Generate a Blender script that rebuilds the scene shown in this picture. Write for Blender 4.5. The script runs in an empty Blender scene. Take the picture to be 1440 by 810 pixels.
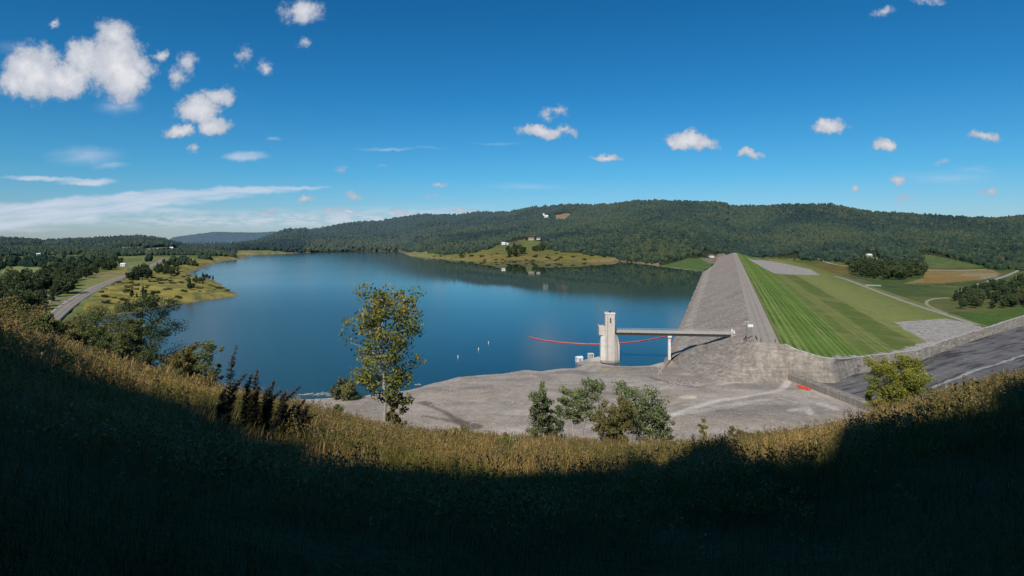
import bpy, bmesh, math, random
import numpy as np
from mathutils import Vector
random.seed(5); rng = np.random.default_rng(11)
sc = bpy.context.scene
C = sc.collection
F = 858.0; HZ = 335.0; EYE = 60.0            # survey constants: focal length in px, horizon row, eye height above the lake
SUN_H = (0.303, 0.953); SUN_EL = math.radians(40.5)

# ------------------------------------------------------------------ noise and interpolation helpers
def _hash(ix, iy, s):
    h = (ix.astype(np.int64) * 374761393 + iy.astype(np.int64) * 668265263 + s * 1442695041) & 0xffffffff
    h = ((h ^ (h >> 13)) * 1274126177) & 0xffffffff
    return ((h ^ (h >> 16)) & 0xffff) / 65535.0
def vnoise(x, y, s=0):
    x = np.asarray(x, float); y = np.asarray(y, float)
    ix = np.floor(x); iy = np.floor(y); fx = x - ix; fy = y - iy
    fx = fx * fx * (3 - 2 * fx); fy = fy * fy * (3 - 2 * fy)
    a = _hash(ix, iy, s); b = _hash(ix + 1, iy, s); c = _hash(ix, iy + 1, s); d = _hash(ix + 1, iy + 1, s)
    return (a * (1 - fx) + b * fx) * (1 - fy) + (c * (1 - fx) + d * fx) * fy
def fbm(x, y, oct=4, s=0):
    t = 0; a = .5; n = 0
    for o in range(oct):
        t = t + a * vnoise(x * 2 ** o, y * 2 ** o, s + o * 17); n += a; a *= .5
    return t / n
def tab(p, pts):
    return np.interp(p, [q[0] for q in pts], [q[1] for q in pts])
def sst(a, b, x):
    t = np.clip((x - a) / (b - a), 0, 1); return t * t * (3 - 2 * t)
def pt(px, py, z):
    Y = (EYE - z) * F / (py - HZ); return ((px - 720) / F * Y, Y)
def inside(X, Y, poly):
    r = np.zeros(np.shape(X), bool); n = len(poly)
    for i in range(n):
        x1, y1 = poly[i]; x2, y2 = poly[(i + 1) % n]
        if y1 == y2: continue
        c = ((Y < y1) != (Y < y2)) & (X < (x2 - x1) * (Y - y1) / (y2 - y1) + x1)
        r ^= c
    return r
def dist_line(X, Y, pts, closed=False):
    d = np.full(np.shape(X), 1e18)
    n = len(pts)
    for i in range(n if closed else n - 1):
        x1, y1 = pts[i][:2]; x2, y2 = pts[(i + 1) % n][:2]
        dx, dy = x2 - x1, y2 - y1; L = dx * dx + dy * dy + 1e-9
        t = np.clip(((X - x1) * dx + (Y - y1) * dy) / L, 0, 1)
        d = np.minimum(d, (X - x1 - t * dx) ** 2 + (Y - y1 - t * dy) ** 2)
    return np.sqrt(d)

# ------------------------------------------------------------------ the dam's plan
def Rx(Y): return 111 + 0.357 * (Y - 254)
def kf(Y): return np.clip(1 + (Y - 312) / 1000 * .48, 1, 2)
def dam_x(t, Y): return np.where(t < -10, Rx(Y) - 10 + (t + 10) * kf(Y), Rx(Y) + t)
def dam_t(X, Y):
    q = X - Rx(Y); return np.where(q < -10, -10 + (q + 10) / kf(Y), q)
def dam_z(t):
    return np.where(t < -10, 17 + (t + 10) / 2.5, np.where(t < 0, 17, np.where(t < 40, 17 - .275 * t, 6 - (t - 40) * 11 / 120)))
def under(t, Y): return (float(dam_x(np.array(t), Y)), Y)

LAKE = [pt(*q, 0) for q in [(163, 443), (187, 439), (233, 430), (283, 423), (336, 416), (323, 408), (304, 396), (283, 390), (263, 388),
        (273, 381), (298, 372), (311, 367), (351, 363), (330, 360.5), (315, 358.5), (360, 358.3), (423, 356), (455, 354), (560, 353), (578, 360),
        (598, 361.5), (650, 366), (680, 367), (720, 369), (780, 369.5), (830, 368), (868, 367), (900, 370), (930, 375), (985, 382)]]
LAKE += [under(-38, 1100), under(-38, 312)]
LAKE += [pt(*q, 0) for q in [(912, 514), (890, 514.5), (867, 514.5), (848, 511), (841, 502), (826, 505), (812, 519), (790, 519), (760, 522), (737, 521),
        (720, 524), (680, 527), (645, 531), (615, 538), (592, 544), (567, 549), (535, 554), (502, 557), (470, 559), (440, 561), (300, 560), (190, 545), (100, 520), (60, 490), (100, 462), (140, 448)]]

WALL = [(110, 246, 17, 4), (114, 244.5, 15, 4), (121, 242.5, 13.1, 4), (128, 244, 11.3, 3.3), (140, 257, 8.8, 2), (153, 270, 7, 1), (172, 285, 5.3, -1),
        (206, 310, 2.9, -2), (226, 329, 1.7, -2.7), (268, 370, -.6, -5.5), (312, 412, -3.3, -8), (379, 470, -5, -11), (432, 515, -6, -13), (600, 660, -8, -18), (900, 900, -9, -20)]

EDGE = [(-400, 380), (-200, 418), (0, 456), (60, 475), (100, 489), (180, 513), (260, 531), (330, 545), (430, 566), (500, 583), (600, 600), (700, 606),
        (800, 612), (880, 616), (960, 612), (1060, 600), (1150, 590), (1220, 574), (1310, 552), (1440, 522), (1700, 470), (2000, 440)]
HA = 1.7; HR = 42.0; HC = HA / HR ** 2; H2 = 2 * math.sqrt(HA * HC)
def near_hill(X, Y):
    r = np.hypot(X, Y); th = np.clip(np.arctan2(X, Y), -1.1, 1.1)
    s = (tab(720 + F * np.tan(th), EDGE) + 24 - HZ) / F
    w = np.clip(r / 6, 0, 1)
    b = s * np.cos(th) - H2
    n = (fbm(X / 6, Y / 6, 3, 3) - .5) * .7 * w + (fbm(X / 22, Y / 22, 2, 8) - .5) * 1.6 * sst(8, 40, r)
    return EYE - (HA + b * r + HC * r * r) + n - np.clip(r - 60, 0, 400) * .12

M_TOP = [(300, 352), (330, 346), (360, 341), (380, 333), (400, 325), (427, 323), (437, 325), (487, 315.5), (537, 311.5), (590, 303), (645, 304), (680, 298.5), (719, 298), (742, 292),
         (797, 287), (855, 286.5), (897, 280.5), (960, 281), (1039, 284), (1137, 280.5), (1172, 281.5), (1220, 290), (1280, 293.5), (1340, 297), (1397, 300), (1440, 295), (1700, 285)]
M_D = [(300, 3400), (440, 4000), (590, 4000), (720, 3400), (800, 2900), (900, 2500), (1140, 2300), (1440, 2100), (1700, 2100)]
M_Y0 = [(300, 2330), (428, 2400), (560, 2880), (590, 2150), (640, 1700), (720, 1540), (870, 1560), (930, 1330), (965, 1400), (992, 1660), (1030, 1770), (1100, 1680), (1180, 1500), (1300, 1390), (1440, 1240), (1700, 1200)]
def hills(X, Y):
    Yc = np.maximum(Y, 50); px = 720 + F * X / Yc
    D = tab(px, M_D); Y0 = tab(px, M_Y0)
    zt = EYE + (HZ - tab(px, M_TOP)) / F * D - 15
    t = (Y - Y0) / (D - Y0); tc = np.clip(t, 0, 1)
    f = tc ** 1.15 * (1 - .12 * np.sin(tc * math.pi))
    g = (fbm(X / 420, Y / 420, 3, 21) - .5) * 95 * tc * (1 - tc) * 1.6
    m = np.where(t > 0, (zt - 5) * f + g - np.clip(Y - D, 0, 1e5) * .25, 0) * sst(285, 330, px)
    tl = np.clip((Y - 1750) / (3000 - 1750), 0, 1)
    zl = EYE + (HZ - tab(px, [(-300, 326), (0, 333.5), (50, 336.5), (60, 338), (72, 337.3), (135, 334.5), (195, 331.5), (225, 334.5), (262, 345), (300, 356), (340, 372)])) / F * 3000 - 12
    l = np.where(tl > 0, (zl - 14) * tl ** 1.2 + (fbm(X / 300, Y / 300, 3, 31) - .5) * 40 * tl * (1 - tl) - np.clip(Y - 3000, 0, 1e5) * .3, 0) * sst(350, 300, px)
    tf = np.clip((Y - 5200) / 1800, 0, 1)
    zf = EYE + (HZ - tab(px, [(-200, 350), (200, 350), (245, 337.5), (300, 330), (360, 331), (400, 329), (470, 334), (600, 340)])) / F * 7000
    f3 = zf * tf - np.clip(Y - 7000, 0, 1e5) * .2
    return np.maximum(np.maximum(m, l), np.where(tf > 0, f3, -50))

def mid(X, Y):
    d = dist_line(X, Y, LAKE, True); ins = inside(X, Y, LAKE)
    d = np.where(ins, -d, d) + (fbm(X / 14, Y / 14, 3, 5) - .5) * np.clip(Y / 300, .7, 6) * 5.0
    plat = 4 + 9 * sst(-120, -260, X) + 2 * sst(900, 1500, Y) * sst(-200, 0, X)
    z = np.where(d > 0, plat * (1 - np.exp(-d / 42)) + .05, np.maximum(d * .25, -4))
    z = z + np.where(d > 3, (fbm(X / 35, Y / 35, 3, 9) - .5) * np.clip(d / 80, 0, 1) * 2.0, 0)
    t = dam_t(X, Y)
    # valley floor below the dam
    down = (t > -25) & (Y > 236)
    wall_x = np.interp(Y, [w[1] for w in WALL[3:]], [w[0] for w in WALL[3:]])
    zv = -6.5 + (fbm(X / 60, Y / 60, 3, 12) - .5) * 1.2
    z = np.where(down & (t > -20) & ((Y > 262) | (X > 121)), np.where(Y > 1500, z + (zv - z) * 1.0, zv), z)
    # spillway channel
    ch = (X > wall_x) & (Y < 900) & (X > 121)
    zb = np.interp(X, [w[0] for w in WALL[3:]], [w[3] for w in WALL[3:]])
    z = np.where(ch, zb + (fbm(X / 9, Y / 9, 3, 14) - .5) * .9, z)
    z = np.where((X > 110) & (X < 121.5) & (Y < 262), 3.4, z)
    z = np.where((X > 121) & (Y < 246), 3.0 - np.clip(X - 121, 0, 60) * .07, z)
    return z
def ground(X, Y):
    X = np.asarray(X, float); Y = np.asarray(Y, float)
    m = mid(X, Y); h = hills(X, Y)
    z = np.where(h > 0, m + h, m)
    return np.maximum(z, near_hill(X, Y))
def far_ground(X, Y):
    X = np.asarray(X, float); Y = np.asarray(Y, float)
    m = mid(X, Y); h = hills(X, Y); return np.where(h > 0, m + h, m)
YS = np.geomspace(4, 9000, 2600)
def hit(px, py, fn=None):
    u = (px - 720) / F; v = (py - HZ) / F
    X = u * YS; g = (fn or far_ground)(X, YS); ray = EYE - v * YS
    k = np.argmax(ray <= g)
    if ray[k] > g[k]: return None
    k = max(k, 1)
    a0 = ray[k - 1] - g[k - 1]; a1 = ray[k] - g[k]; w = a0 / (a0 - a1 + 1e-9)
    Y = YS[k - 1] + w * (YS[k] - YS[k - 1])
    return (u * Y, Y, float((fn or far_ground)(np.array([u * Y]), np.array([Y]))[0]))
def hitp(L, fn=None): return [h[:2] for h in (hit(x, y, fn) for x, y in L) if h]
def gz(x, y): return float(ground(np.array([float(x)]), np.array([float(y)]))[0])

# ------------------------------------------------------------------ object helpers
def link(o, parent=None):
    C.objects.link(o)
    if parent: o.parent = parent
    return o
def tag(o, label=None, cat=None, group=None, kind=None):
    if label: o['label'] = label
    if cat: o['category'] = cat
    if group: o['group'] = group
    if kind: o['kind'] = kind
    return o
def empty(name, loc, rz=0, **k):
    o = bpy.data.objects.new(name, None); o.location = loc; o.rotation_euler = (0, 0, rz); o.empty_display_size = .5
    return tag(link(o), **k)
def np_mesh(name, V, polys, mat, attrs=None, smooth=False):
    V = np.asarray(V, np.float32); me = bpy.data.meshes.new(name)
    polys = np.asarray(polys, np.int32); n, k = polys.shape
    me.vertices.add(len(V)); me.vertices.foreach_set('co', V.ravel())
    me.loops.add(n * k); me.loops.foreach_set('vertex_index', polys.ravel())
    me.polygons.add(n); me.polygons.foreach_set('loop_start', np.arange(0, n * k, k, dtype=np.int32))
    me.polygons.foreach_set('use_smooth', np.full(n, smooth))
    for an, av in (attrs or {}).items():
        av = np.asarray(av, np.float32)
        if av.ndim == 1:
            a = me.attributes.new(an, 'FLOAT', 'POINT'); a.data.foreach_set('value', av)
        else:
            if av.shape[1] == 3: av = np.hstack([av, np.ones((len(av), 1), np.float32)])
            a = me.attributes.new(an, 'FLOAT_COLOR', 'POINT'); a.data.foreach_set('color', av.ravel())
    if mat: me.materials.append(mat)
    me.update(calc_edges=True); me.validate()
    return me
def np_obj(name, V, P, mat, parent=None, attrs=None, smooth=False):
    return link(bpy.data.objects.new(name, np_mesh(name, V, P, mat, attrs, smooth)), parent)
class MB:
    def __init__(s): s.v = []; s.f = []
    def add(s, vs, fs):
        b = len(s.v); s.v += [tuple(v) for v in vs]; s.f += [tuple(b + i for i in f) for f in fs]; return s
    def box(s, x0, x1, y0, y1, z0, z1):
        return s.add([(x0, y0, z0), (x1, y0, z0), (x1, y1, z0), (x0, y1, z0), (x0, y0, z1), (x1, y0, z1), (x1, y1, z1), (x0, y1, z1)],
                     [(3, 2, 1, 0), (4, 5, 6, 7), (0, 1, 5, 4), (1, 2, 6, 5), (2, 3, 7, 6), (3, 0, 4, 7)])
    def prism(s, poly, z0, z1):
        n = len(poly)
        return s.add([(x, y, z0) for x, y in poly] + [(x, y, z1) for x, y in poly],
                     [tuple(range(n))[::-1], tuple(range(n, 2 * n))] + [(i, (i + 1) % n, n + (i + 1) % n, n + i) for i in range(n)])
    def tube(s, pts, rad, n=8, cap=True):
        pts = [Vector(p) for p in pts]; rings = []
        if not hasattr(rad, '__len__'): rad = [rad] * len(pts)
        b = len(s.v)
        for i, p in enumerate(pts):
            d = (pts[min(i + 1, len(pts) - 1)] - pts[max(i - 1, 0)]).normalized()
            a = d.cross(Vector((0, 0, 1)) if abs(d.z) < .9 else Vector((1, 0, 0))).normalized(); c = d.cross(a)
            for k in range(n):
                q = 2 * math.pi * k / n; s.v.append(tuple(p + (a * math.cos(q) + c * math.sin(q)) * rad[i]))
        for i in range(len(pts) - 1):
            for k in range(n):
                s.f.append((b + i * n + k, b + i * n + (k + 1) % n, b + (i + 1) * n + (k + 1) % n, b + (i + 1) * n + k))
        if cap:
            s.f.append(tuple(b + k for k in range(n))[::-1]); s.f.append(tuple(b + (len(pts) - 1) * n + k for k in range(n)))
        return s
    def build(s, name, mat, parent=None, bevel=0, smooth=False):
        me = bpy.data.meshes.new(name); me.from_pydata(s.v, [], s.f); me.materials.append(mat)
        bm = bmesh.new(); bm.from_mesh(me); bmesh.ops.recalc_face_normals(bm, faces=bm.faces)
        if bevel: bmesh.ops.bevel(bm, geom=bm.edges[:], offset=bevel, segments=1, affect='EDGES')
        if smooth:
            for f in bm.faces: f.smooth = True
        bm.to_mesh(me); bm.free(); me.update()
        return link(bpy.data.objects.new(name, me), parent)

# ------------------------------------------------------------------ materials
class NT:
    def __init__(s, name):
        s.m = bpy.data.materials.new(name); s.m.use_nodes = True; s.t = s.m.node_tree; s.N = s.t.nodes; s.N.clear()
        s.out = s.N.new('ShaderNodeOutputMaterial')
    def n(s, t, **k):
        o = s.N.new('ShaderNode' + t)
        for a, v in k.items(): setattr(o, a, v)
        return o
    def L(s, a, b): s.t.links.new(a, b)
    def put(s, sock, v):
        if hasattr(v, 'is_output') or isinstance(v, bpy.types.NodeSocket): s.L(v, sock)
        else: sock.default_value = v
    def noise(s, co, scale, det=4, rough=.6):
        o = s.n('TexNoise'); s.put(o.inputs['Scale'], scale); o.inputs['Detail'].default_value = det; o.inputs['Roughness'].default_value = rough
        if co is not None: s.L(co, o.inputs['Vector'])
        return o.outputs['Fac']
    def math(s, op, a, b=0, c=0, clamp=False):
        o = s.n('Math', operation=op, use_clamp=clamp); s.put(o.inputs[0], a); s.put(o.inputs[1], b); s.put(o.inputs[2], c); return o.outputs[0]
    def vm(s, op, a, b=(0, 0, 0)):
        o = s.n('VectorMath', operation=op); s.put(o.inputs[0], a)
        if op == 'SCALE': s.put(o.inputs['Scale'], b)
        else: s.put(o.inputs[1], b)
        return o.outputs['Value'] if op in ('LENGTH', 'DOT_PRODUCT') else o.outputs[0]
    def mr(s, x, a, b, c=0., d=1., smooth=False):
        o = s.n('MapRange'); s.put(o.inputs[0], x)
        for i, v in enumerate((a, b, c, d)): s.put(o.inputs[i + 1], v)
        if smooth: o.interpolation_type = 'SMOOTHSTEP'
        return o.outputs[0]
    def mix(s, f, a, b, bl='MIX'):
        o = s.n('Mix', data_type='RGBA', blend_type=bl); o.clamp_result = False
        s.put(o.inputs[0], f); s.put(o.inputs[6], tuple(a) + (1,) if isinstance(a, tuple) and len(a) == 3 else a)
        s.put(o.inputs[7], tuple(b) + (1,) if isinstance(b, tuple) and len(b) == 3 else b); return o.outputs[2]
    def attr(s, name, typ='GEOMETRY'):
        o = s.n('Attribute', attribute_name=name, attribute_type=typ); return o
    def bump(s, h, st=.5, dist=.1):
        o = s.n('Bump'); s.put(o.inputs['Strength'], st); s.put(o.inputs['Distance'], dist); s.L(h, o.inputs['Height']); return o.outputs[0]
    def surf(s, col, rough=.8, bump=None, spec=.3, metal=0, transl=0):
        p = s.n('BsdfPrincipled'); s.put(p.inputs['Base Color'], tuple(col) + (1,) if isinstance(col, tuple) and len(col) == 3 else col)
        s.put(p.inputs['Roughness'], rough); p.inputs['Specular IOR Level'].default_value = spec; p.inputs['Metallic'].default_value = metal
        if bump is not None: s.L(bump, p.inputs['Normal'])
        if transl:
            t = s.n('BsdfTranslucent'); s.put(t.inputs[0], col if not isinstance(col, tuple) else tuple(col) + (1,))
            m = s.n('MixShader'); m.inputs[0].default_value = transl; s.L(p.outputs[0], m.inputs[1]); s.L(t.outputs[0], m.inputs[2])
            s.L(m.outputs[0], s.out.inputs[0])
        else: s.L(p.outputs[0], s.out.inputs[0])
        s.p = p
        return s.m
def plain(name, col, rough=.7, var=.25, scale=2.0, metal=0, bump=.3, dist=.05):
    t = NT(name); co = t.n('TexCoord').outputs['Object']
    a = t.noise(co, scale, 6, .65); b = t.noise(co, scale * 7, 4, .6)
    k = t.math('ADD', t.mr(a, .3, .7, 1 - var, 1 + var), t.mr(b, .3, .7, -var * .5, var * .5))
    c = t.mix(1, tuple(col), t.vm('SCALE', (1, 1, 1), k), 'MULTIPLY')
    return t.surf(c, rough, t.bump(b, bump, dist), metal=metal)
def concrete_mat(name, col, joints=None, streak=.35):
    t = NT(name); co = t.n('TexCoord').outputs['Object']
    a = t.noise(co, .35, 6, .65); b = t.noise(co, 4, 5, .6)
    s = t.noise(t.vm('MULTIPLY', co, (1.6, 1.6, .07)), 1, 4, .6)
    k = t.math('MULTIPLY', t.mr(a, .3, .7, .86, 1.1), t.mr(s, .35, .7, 1.05, 1 - streak))
    k = t.math('MULTIPLY', k, t.mr(b, .3, .7, .93, 1.07))
    if joints:
        z = t.n('SeparateXYZ'); t.L(co, z.inputs[0])
        f = t.math('PINGPONG', z.outputs[2], joints / 2)
        k = t.math('MULTIPLY', k, t.mr(f, 0, .1, .72, 1)); k = t.math('MULTIPLY', k, t.mr(t.math('ADD', z.outputs[2], t.math('MULTIPLY', s, .8)), 1.1, 1.9, .55, 1))
    c = t.mix(1, tuple(col), t.vm('SCALE', (1, 1, 1), k), 'MULTIPLY')
    return t.surf(c, .85, t.bump(b, .3, .03))
def leaf_mat(name, cols, transl=.2, rough=.55):
    t = NT(name); a = t.attr('tint'); r = t.n('ObjectInfo').outputs['Random']
    x = t.math('ADD', a.outputs['Fac'], t.mr(r, 0, 1, -.12, .12), clamp=True)
    ramp = t.n('ValToRGB'); t.L(x, ramp.inputs[0]); e = ramp.color_ramp.elements
    while len(e) < len(cols): e.new(.5)
    for i, c in enumerate(cols): e[i].position = i / (len(cols) - 1); e[i].color = tuple(c) + (1,)
    return t.surf(ramp.outputs[0], rough, transl=transl)

def ground_mat():
    t = NT('ground_cover'); co = t.n('TexCoord').outputs['Object']
    col = t.attr('col').outputs['Color']; rk = t.attr('rock').outputs['Fac']
    n1 = t.noise(co, .06, 7, .65); n2 = t.noise(co, .6, 6, .7); n3 = t.noise(co, 4., 3, .6)
    k = t.math('MULTIPLY', t.mr(n1, .3, .7, .72, 1.25), t.mr(n2, .3, .7, .65, 1.32))
    # bedding cracks and stains on bare rock
    v = t.n('TexVoronoi', feature='DISTANCE_TO_EDGE'); v.inputs['Scale'].default_value = .16
    wv = t.vm('ADD', co, t.vm('SCALE', t.n('TexNoise').outputs['Color'], 3.))
    t.L(t.vm('MULTIPLY', wv, (1, 1.9, 1)), v.inputs['Vector'])
    crack = t.mr(v.outputs['Distance'], 0, .035, .78, 1)
    stain = t.math('MULTIPLY', t.mr(t.noise(t.vm('MULTIPLY', co, (.05, .06, .1)), 1, 8, .75), .4, .62, .76, 1.12), t.mr(t.noise(co, 1.8, 4, .8), .38, .66, .8, 1.25))
    kr = t.math('MULTIPLY', t.math('MULTIPLY', crack, stain), t.mr(n2, .3, .7, .85, 1.14))
    kk = t.n('Mix', data_type='FLOAT'); t.L(rk, kk.inputs[0]); t.L(k, kk.inputs[2]); t.L(kr, kk.inputs[3])
    c = t.mix(1, col, t.vm('SCALE', (1, 1, 1), kk.outputs[0]), 'MULTIPLY')
    return t.surf(c, .92, t.bump(t.math('ADD', n2, t.math('MULTIPLY', n3, .2)), .6, .6), spec=.15)
MG = ground_mat()

# ------------------------------------------------------------------ terrain sheet, finest where the ground lies nearest the hill
def build_ground():
    us = np.linspace(-1.12, 1.12, 1250)
    ys = [-2.2]
    while ys[-1] < 9000:
        y = ys[-1]
        st = min(max(y * y / (EYE * F) * 1.1, .12), max(.12, y * (.011 if y < 1200 else .0085)))
        ys.append(y + st)
    ys = np.array(ys)
    U, Y = np.meshgrid(us, ys); X = (U * (Y + 7)).ravel(); Y = Y.ravel()
    Z = ground(X, Y)
    # drop the sheet out of sight under the dam body
    t = dam_t(X, Y)
    under_dam = (t > -36) & (t < 158) & (Y > 262) & (Y < 1700)
    wx = np.interp(Y, [w[1] for w in WALL[3:]], [w[0] for w in WALL[3:]])
    under_dam &= X < wx - 1
    Z = np.where(under_dam, np.minimum(Z, -7.5), Z)
    n = len(Y)
    nh = near_hill(X, Y); near = nh >= Z - .01
    d = dist_line(X, Y, LAKE, True)
    N1 = fbm(X / 60, Y / 60, 4, 41); N2 = fbm(X / 12, Y / 12, 4, 42); N3 = fbm(X / 250, Y / 160, 3, 43)
    def c3(*c): return np.array(c)
    col = np.zeros((n, 3)) + c3(.035, .045, .02)
    def lay(mask, c, w=1.0):
        w = (mask * w)[:, None] if not np.isscalar(w) or w != 1 else mask[:, None].astype(float)
        col[:] = col * (1 - w) + np.asarray(c) * w
    rock = np.zeros(n)
    px = 720 + F * X / np.maximum(Y, 1)
    # left bank: gold and green scrub
    left = (X < -60) & (Y < 2400) & ~near
    gold = c3(.33, .26, .06); grn = c3(.13, .15, .045); brn = c3(.20, .13, .07)
    lay(left, grn)
    pen = inside(X, Y, hitp([(110, 462), (118, 430), (150, 400), (175, 388), (235, 368), (300, 362), (360, 361), (320, 372), (290, 385), (340, 405), (345, 420), (200, 450), (150, 455)]))
    w = sst(.38, .56, N2) * .85 + .15
    lay(pen & ~near, gold, w)
    lay(pen & ~near, brn, sst(.56, .7, N1) * .6)
    strip = inside(X, Y, hitp([(85, 412), (120, 392), (178, 372), (180, 384), (110, 416), (95, 422)])); lay(strip, gold, .4 + .6 * N2); pl_ = left & ~pen; lay(pl_, c3(.20, .22, .075), sst(.46, .5, N3) * .8); lay(pl_, c3(.24, .2, .09), sst(.58, .62, fbm(X / 90, Y / 130, 2, 45)) * .7)
    for poly, c in [([(8, 375), (55, 376), (52, 383), (0, 384)], (.24, .28, .10)), ([(5, 363), (32, 362), (30, 368), (0, 370)], (.24, .27, .10)),
                    ([(90, 361), (115, 360), (112, 365), (90, 365)], (.26, .29, .10)), ([(165, 364), (200, 362), (200, 367), (168, 369)], (.13, .17, .05)),
                    ([(30, 384), (80, 388), (60, 396), (25, 396)], (.16, .14, .08)), ([(118, 367), (145, 367), (145, 371), (110, 371)], (.12, .16, .05)),
                    ([(42, 345), (52, 343.8), (92, 344.2), (94, 348), (60, 349.5)], (.16, .24, .06)), ([(170, 348), (200, 349), (196, 352), (172, 351)], (.28, .26, .24)), ([(205, 350), (250, 350), (245, 353), (205, 353)], (.25, .22, .2))]:
        q = hitp(poly)
        if len(q) > 2: lay(inside(X, Y, q) & ~near, c, .85)
    # rock shelf by the dam
    shelf = (X > -75) & (X < 124) & (Y < 330) & (Y > 100) & ~near & (px > 400)
    shelf &= ~((X > 122) & (Y > 150))
    lay(shelf, c3(.41, .34, .272)); rock[shelf] = 1
    sh2 = (px > 400) & (X < 30) & (Y > 150) & (Y < 330) & ~near; lay(sh2, c3(.41, .34, .272)); rock[sh2] = 1
    lay(shelf | sh2, c3(.27, .23, .195), sst(.5, .68, fbm(X / 30, Y / 14, 4, 51)) * .6)
    lay(shelf | sh2, c3(.52, .46, .39), sst(.55, .7, fbm(X / 22 + 9, Y / 9, 4, 52)) * .55)
    lay((shelf | sh2) & (d < 5), c3(.5, .44, .37), .6)
    def stroke(P, wd, c, a=.8, jit=.5, mask=None):
        dd = dist_line(X, Y, hitp(P)) + (N2 - .5) * wd * jit * 2
        m = sst(wd, wd * .45, dd) * a * (~near)
        if mask is not None: m = m * mask
        col[:] = col * (1 - m[:, None]) + np.asarray(c) * m[:, None]
    lt = (.62, .56, .48)
    stroke([(930, 592), (960, 578), (1010, 563), (1060, 556), (1098, 548), (1108, 538), (1098, 531), (1060, 532), (1010, 541)], 1.8, lt, .75, .3)
    stroke([(830, 600), (900, 590), (980, 578), (1040, 568), (1085, 561)], 2., lt, .45, .5)
    stroke([(860, 600), (935, 573), (965, 566)], 1.2, (.15, .13, .12), .4)
    stroke([(598, 566), (610, 573), (630, 582), (645, 592), (668, 600)], 3.2, (.13, .1, .08), .75, .9)
    stroke([(596, 585), (625, 590), (650, 594)], 3, (.15, .11, .09), .6, .9)
    stroke([(915, 531), (950, 541), (990, 546)], 1., (.12, .1, .09), .7, .3)
    stroke([(962, 558), (972, 558)], 2., (.68, .6, .42), .8, .6)
    stroke([(1060, 556), (1070, 555)], 1.2, (.5, .47, .42), .8)
    stroke([(1112, 577), (1135, 574), (1140, 583)], 2.2, (.66, .6, .52), .7, 1.0)
    stroke([(1155, 568), (1175, 575)], 2.2, (.64, .58, .5), .7, 1.2)
    stroke([(1096, 560), (1120, 566)], 1.3, (.6, .54, .47), .7, 1.2)
    stroke([(851, 520), (855, 518)], 1.2, (.5, .42, .1), .7); stroke([(868, 518), (886, 518)], .9, (.5, .42, .15), .65, .8)
    stroke([(820, 540), (880, 533), (930, 540)], 2.5, (.36, .32, .28), .5, .9)
    stroke([(830, 523), (838, 517), (846, 513)], 2.2, (.5, .46, .41), .5, .3)
    # channel
    wx = np.interp(Y, [w_[1] for w_ in WALL[3:]], [w_[0] for w_ in WALL[3:]])
    ch = (X > 121.5) & ((X > wx) | (Y < 244)) & (Y < 1000) & ~near
    rock[ch] = .8
    lay(ch, c3(.16, .148, .14))
    a = math.radians(52); S1 = X * math.sin(a) + Y * math.cos(a); S2 = X * math.cos(a) - Y * math.sin(a)
    lay(ch, c3(.055, .052, .055), sst(.52, .68, fbm(S1 / 30, S2 / 1.8, 4, 61)) * .9)
    lay(ch, c3(.20, .19, .18), sst(.56, .7, fbm(S1 / 40, S2 / 1.3, 4, 62)) * .85)
    stroke([(1310, 546), (1345, 532), (1400, 513), (1440, 499)], 1.0, (.42, .4, .38), .8, .3)
    stroke([(1150, 533), (1200, 529), (1250, 519), (1318, 502)], 1.2, (.045, .04, .04), .8, .6, ch)
    # valley below the dam
    val = (dam_t(X, Y) > 60) & (Y > 300) & ~ch & ~near & (Y < tab(px, M_Y0) + 60)
    lay(val, c3(.075, .105, .028)); lay(val, c3(.14, .14, .04), sst(.45, .65, N1) * .7)
    for poly, c, k in [([(1296, 380), (1395, 378), (1408, 385), (1385, 393), (1330, 398), (1270, 399), (1300, 391)], (.28, .19, .07), .9),
                       ([(1345, 386), (1400, 384), (1405, 390), (1380, 392)], (.33, .26, .19), .7),
                       ([(1300, 391), (1380, 388), (1378, 394), (1300, 397)], (.26, .15, .03), .6),
                       ([(1090, 362), (1190, 374), (1195, 386), (1150, 380), (1085, 368)], (.17, .125, .03), .8),
                       ([(1152, 387), (1180, 384), (1230, 398), (1205, 400), (1170, 392)], (.15, .13, .06), .7),
                       ([(1300, 357), (1330, 363), (1375, 372), (1300, 375), (1297, 362)], (.1, .14, .045), .95),
                       ([(1330, 445), (1440, 432), (1440, 446), (1380, 462)], (.07, .13, .02), .8)]:
        q = hitp(poly)
        if len(q) > 2: lay(inside(X, Y, q), c, k * (.6 + .8 * np.clip(N2, 0, .5)))
    stroke([(1236, 403.5), (1290, 402.5), (1350, 399.5), (1378, 398)], 3.2, (.02, .022, .018), .95, .2)
    # far shore fields and clearings on the hill
    for poly, c, k in [([(600, 361), (650, 354), (690, 347), (720, 346), (780, 350), (830, 356), (872, 361), (868, 368), (780, 370), (680, 368)], (.175, .165, .045), .9),
                       ([(640, 364), (680, 357), (760, 360), (860, 364), (868, 368), (700, 369)], (.27, .18, .045), .5),
                       ([(728, 338), (745, 336), (760, 340), (752, 352), (738, 350)], (.15, .17, .05), .95), ([(682, 344), (715, 340), (735, 339), (725, 349), (690, 350)], (.13, .14, .06), .9),
                       ([(778, 303), (800, 299), (806, 303), (795, 311), (782, 312)], (.27, .2, .12), .95), ([(798, 298), (815, 295), (812, 300)], (.22, .17, .1), .9),
                       ([(925, 376), (960, 366), (990, 362), (1002, 362), (1000, 376), (985, 383)], (.10, .155, .04), .95),
                       ([(895, 368), (930, 369), (925, 375), (905, 371)], (.28, .22, .16), .9), ([(985, 362), (1030, 355), (1040, 358), (1000, 372)], (.26, .21, .15), .8)]:
        q = hitp(poly)
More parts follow.
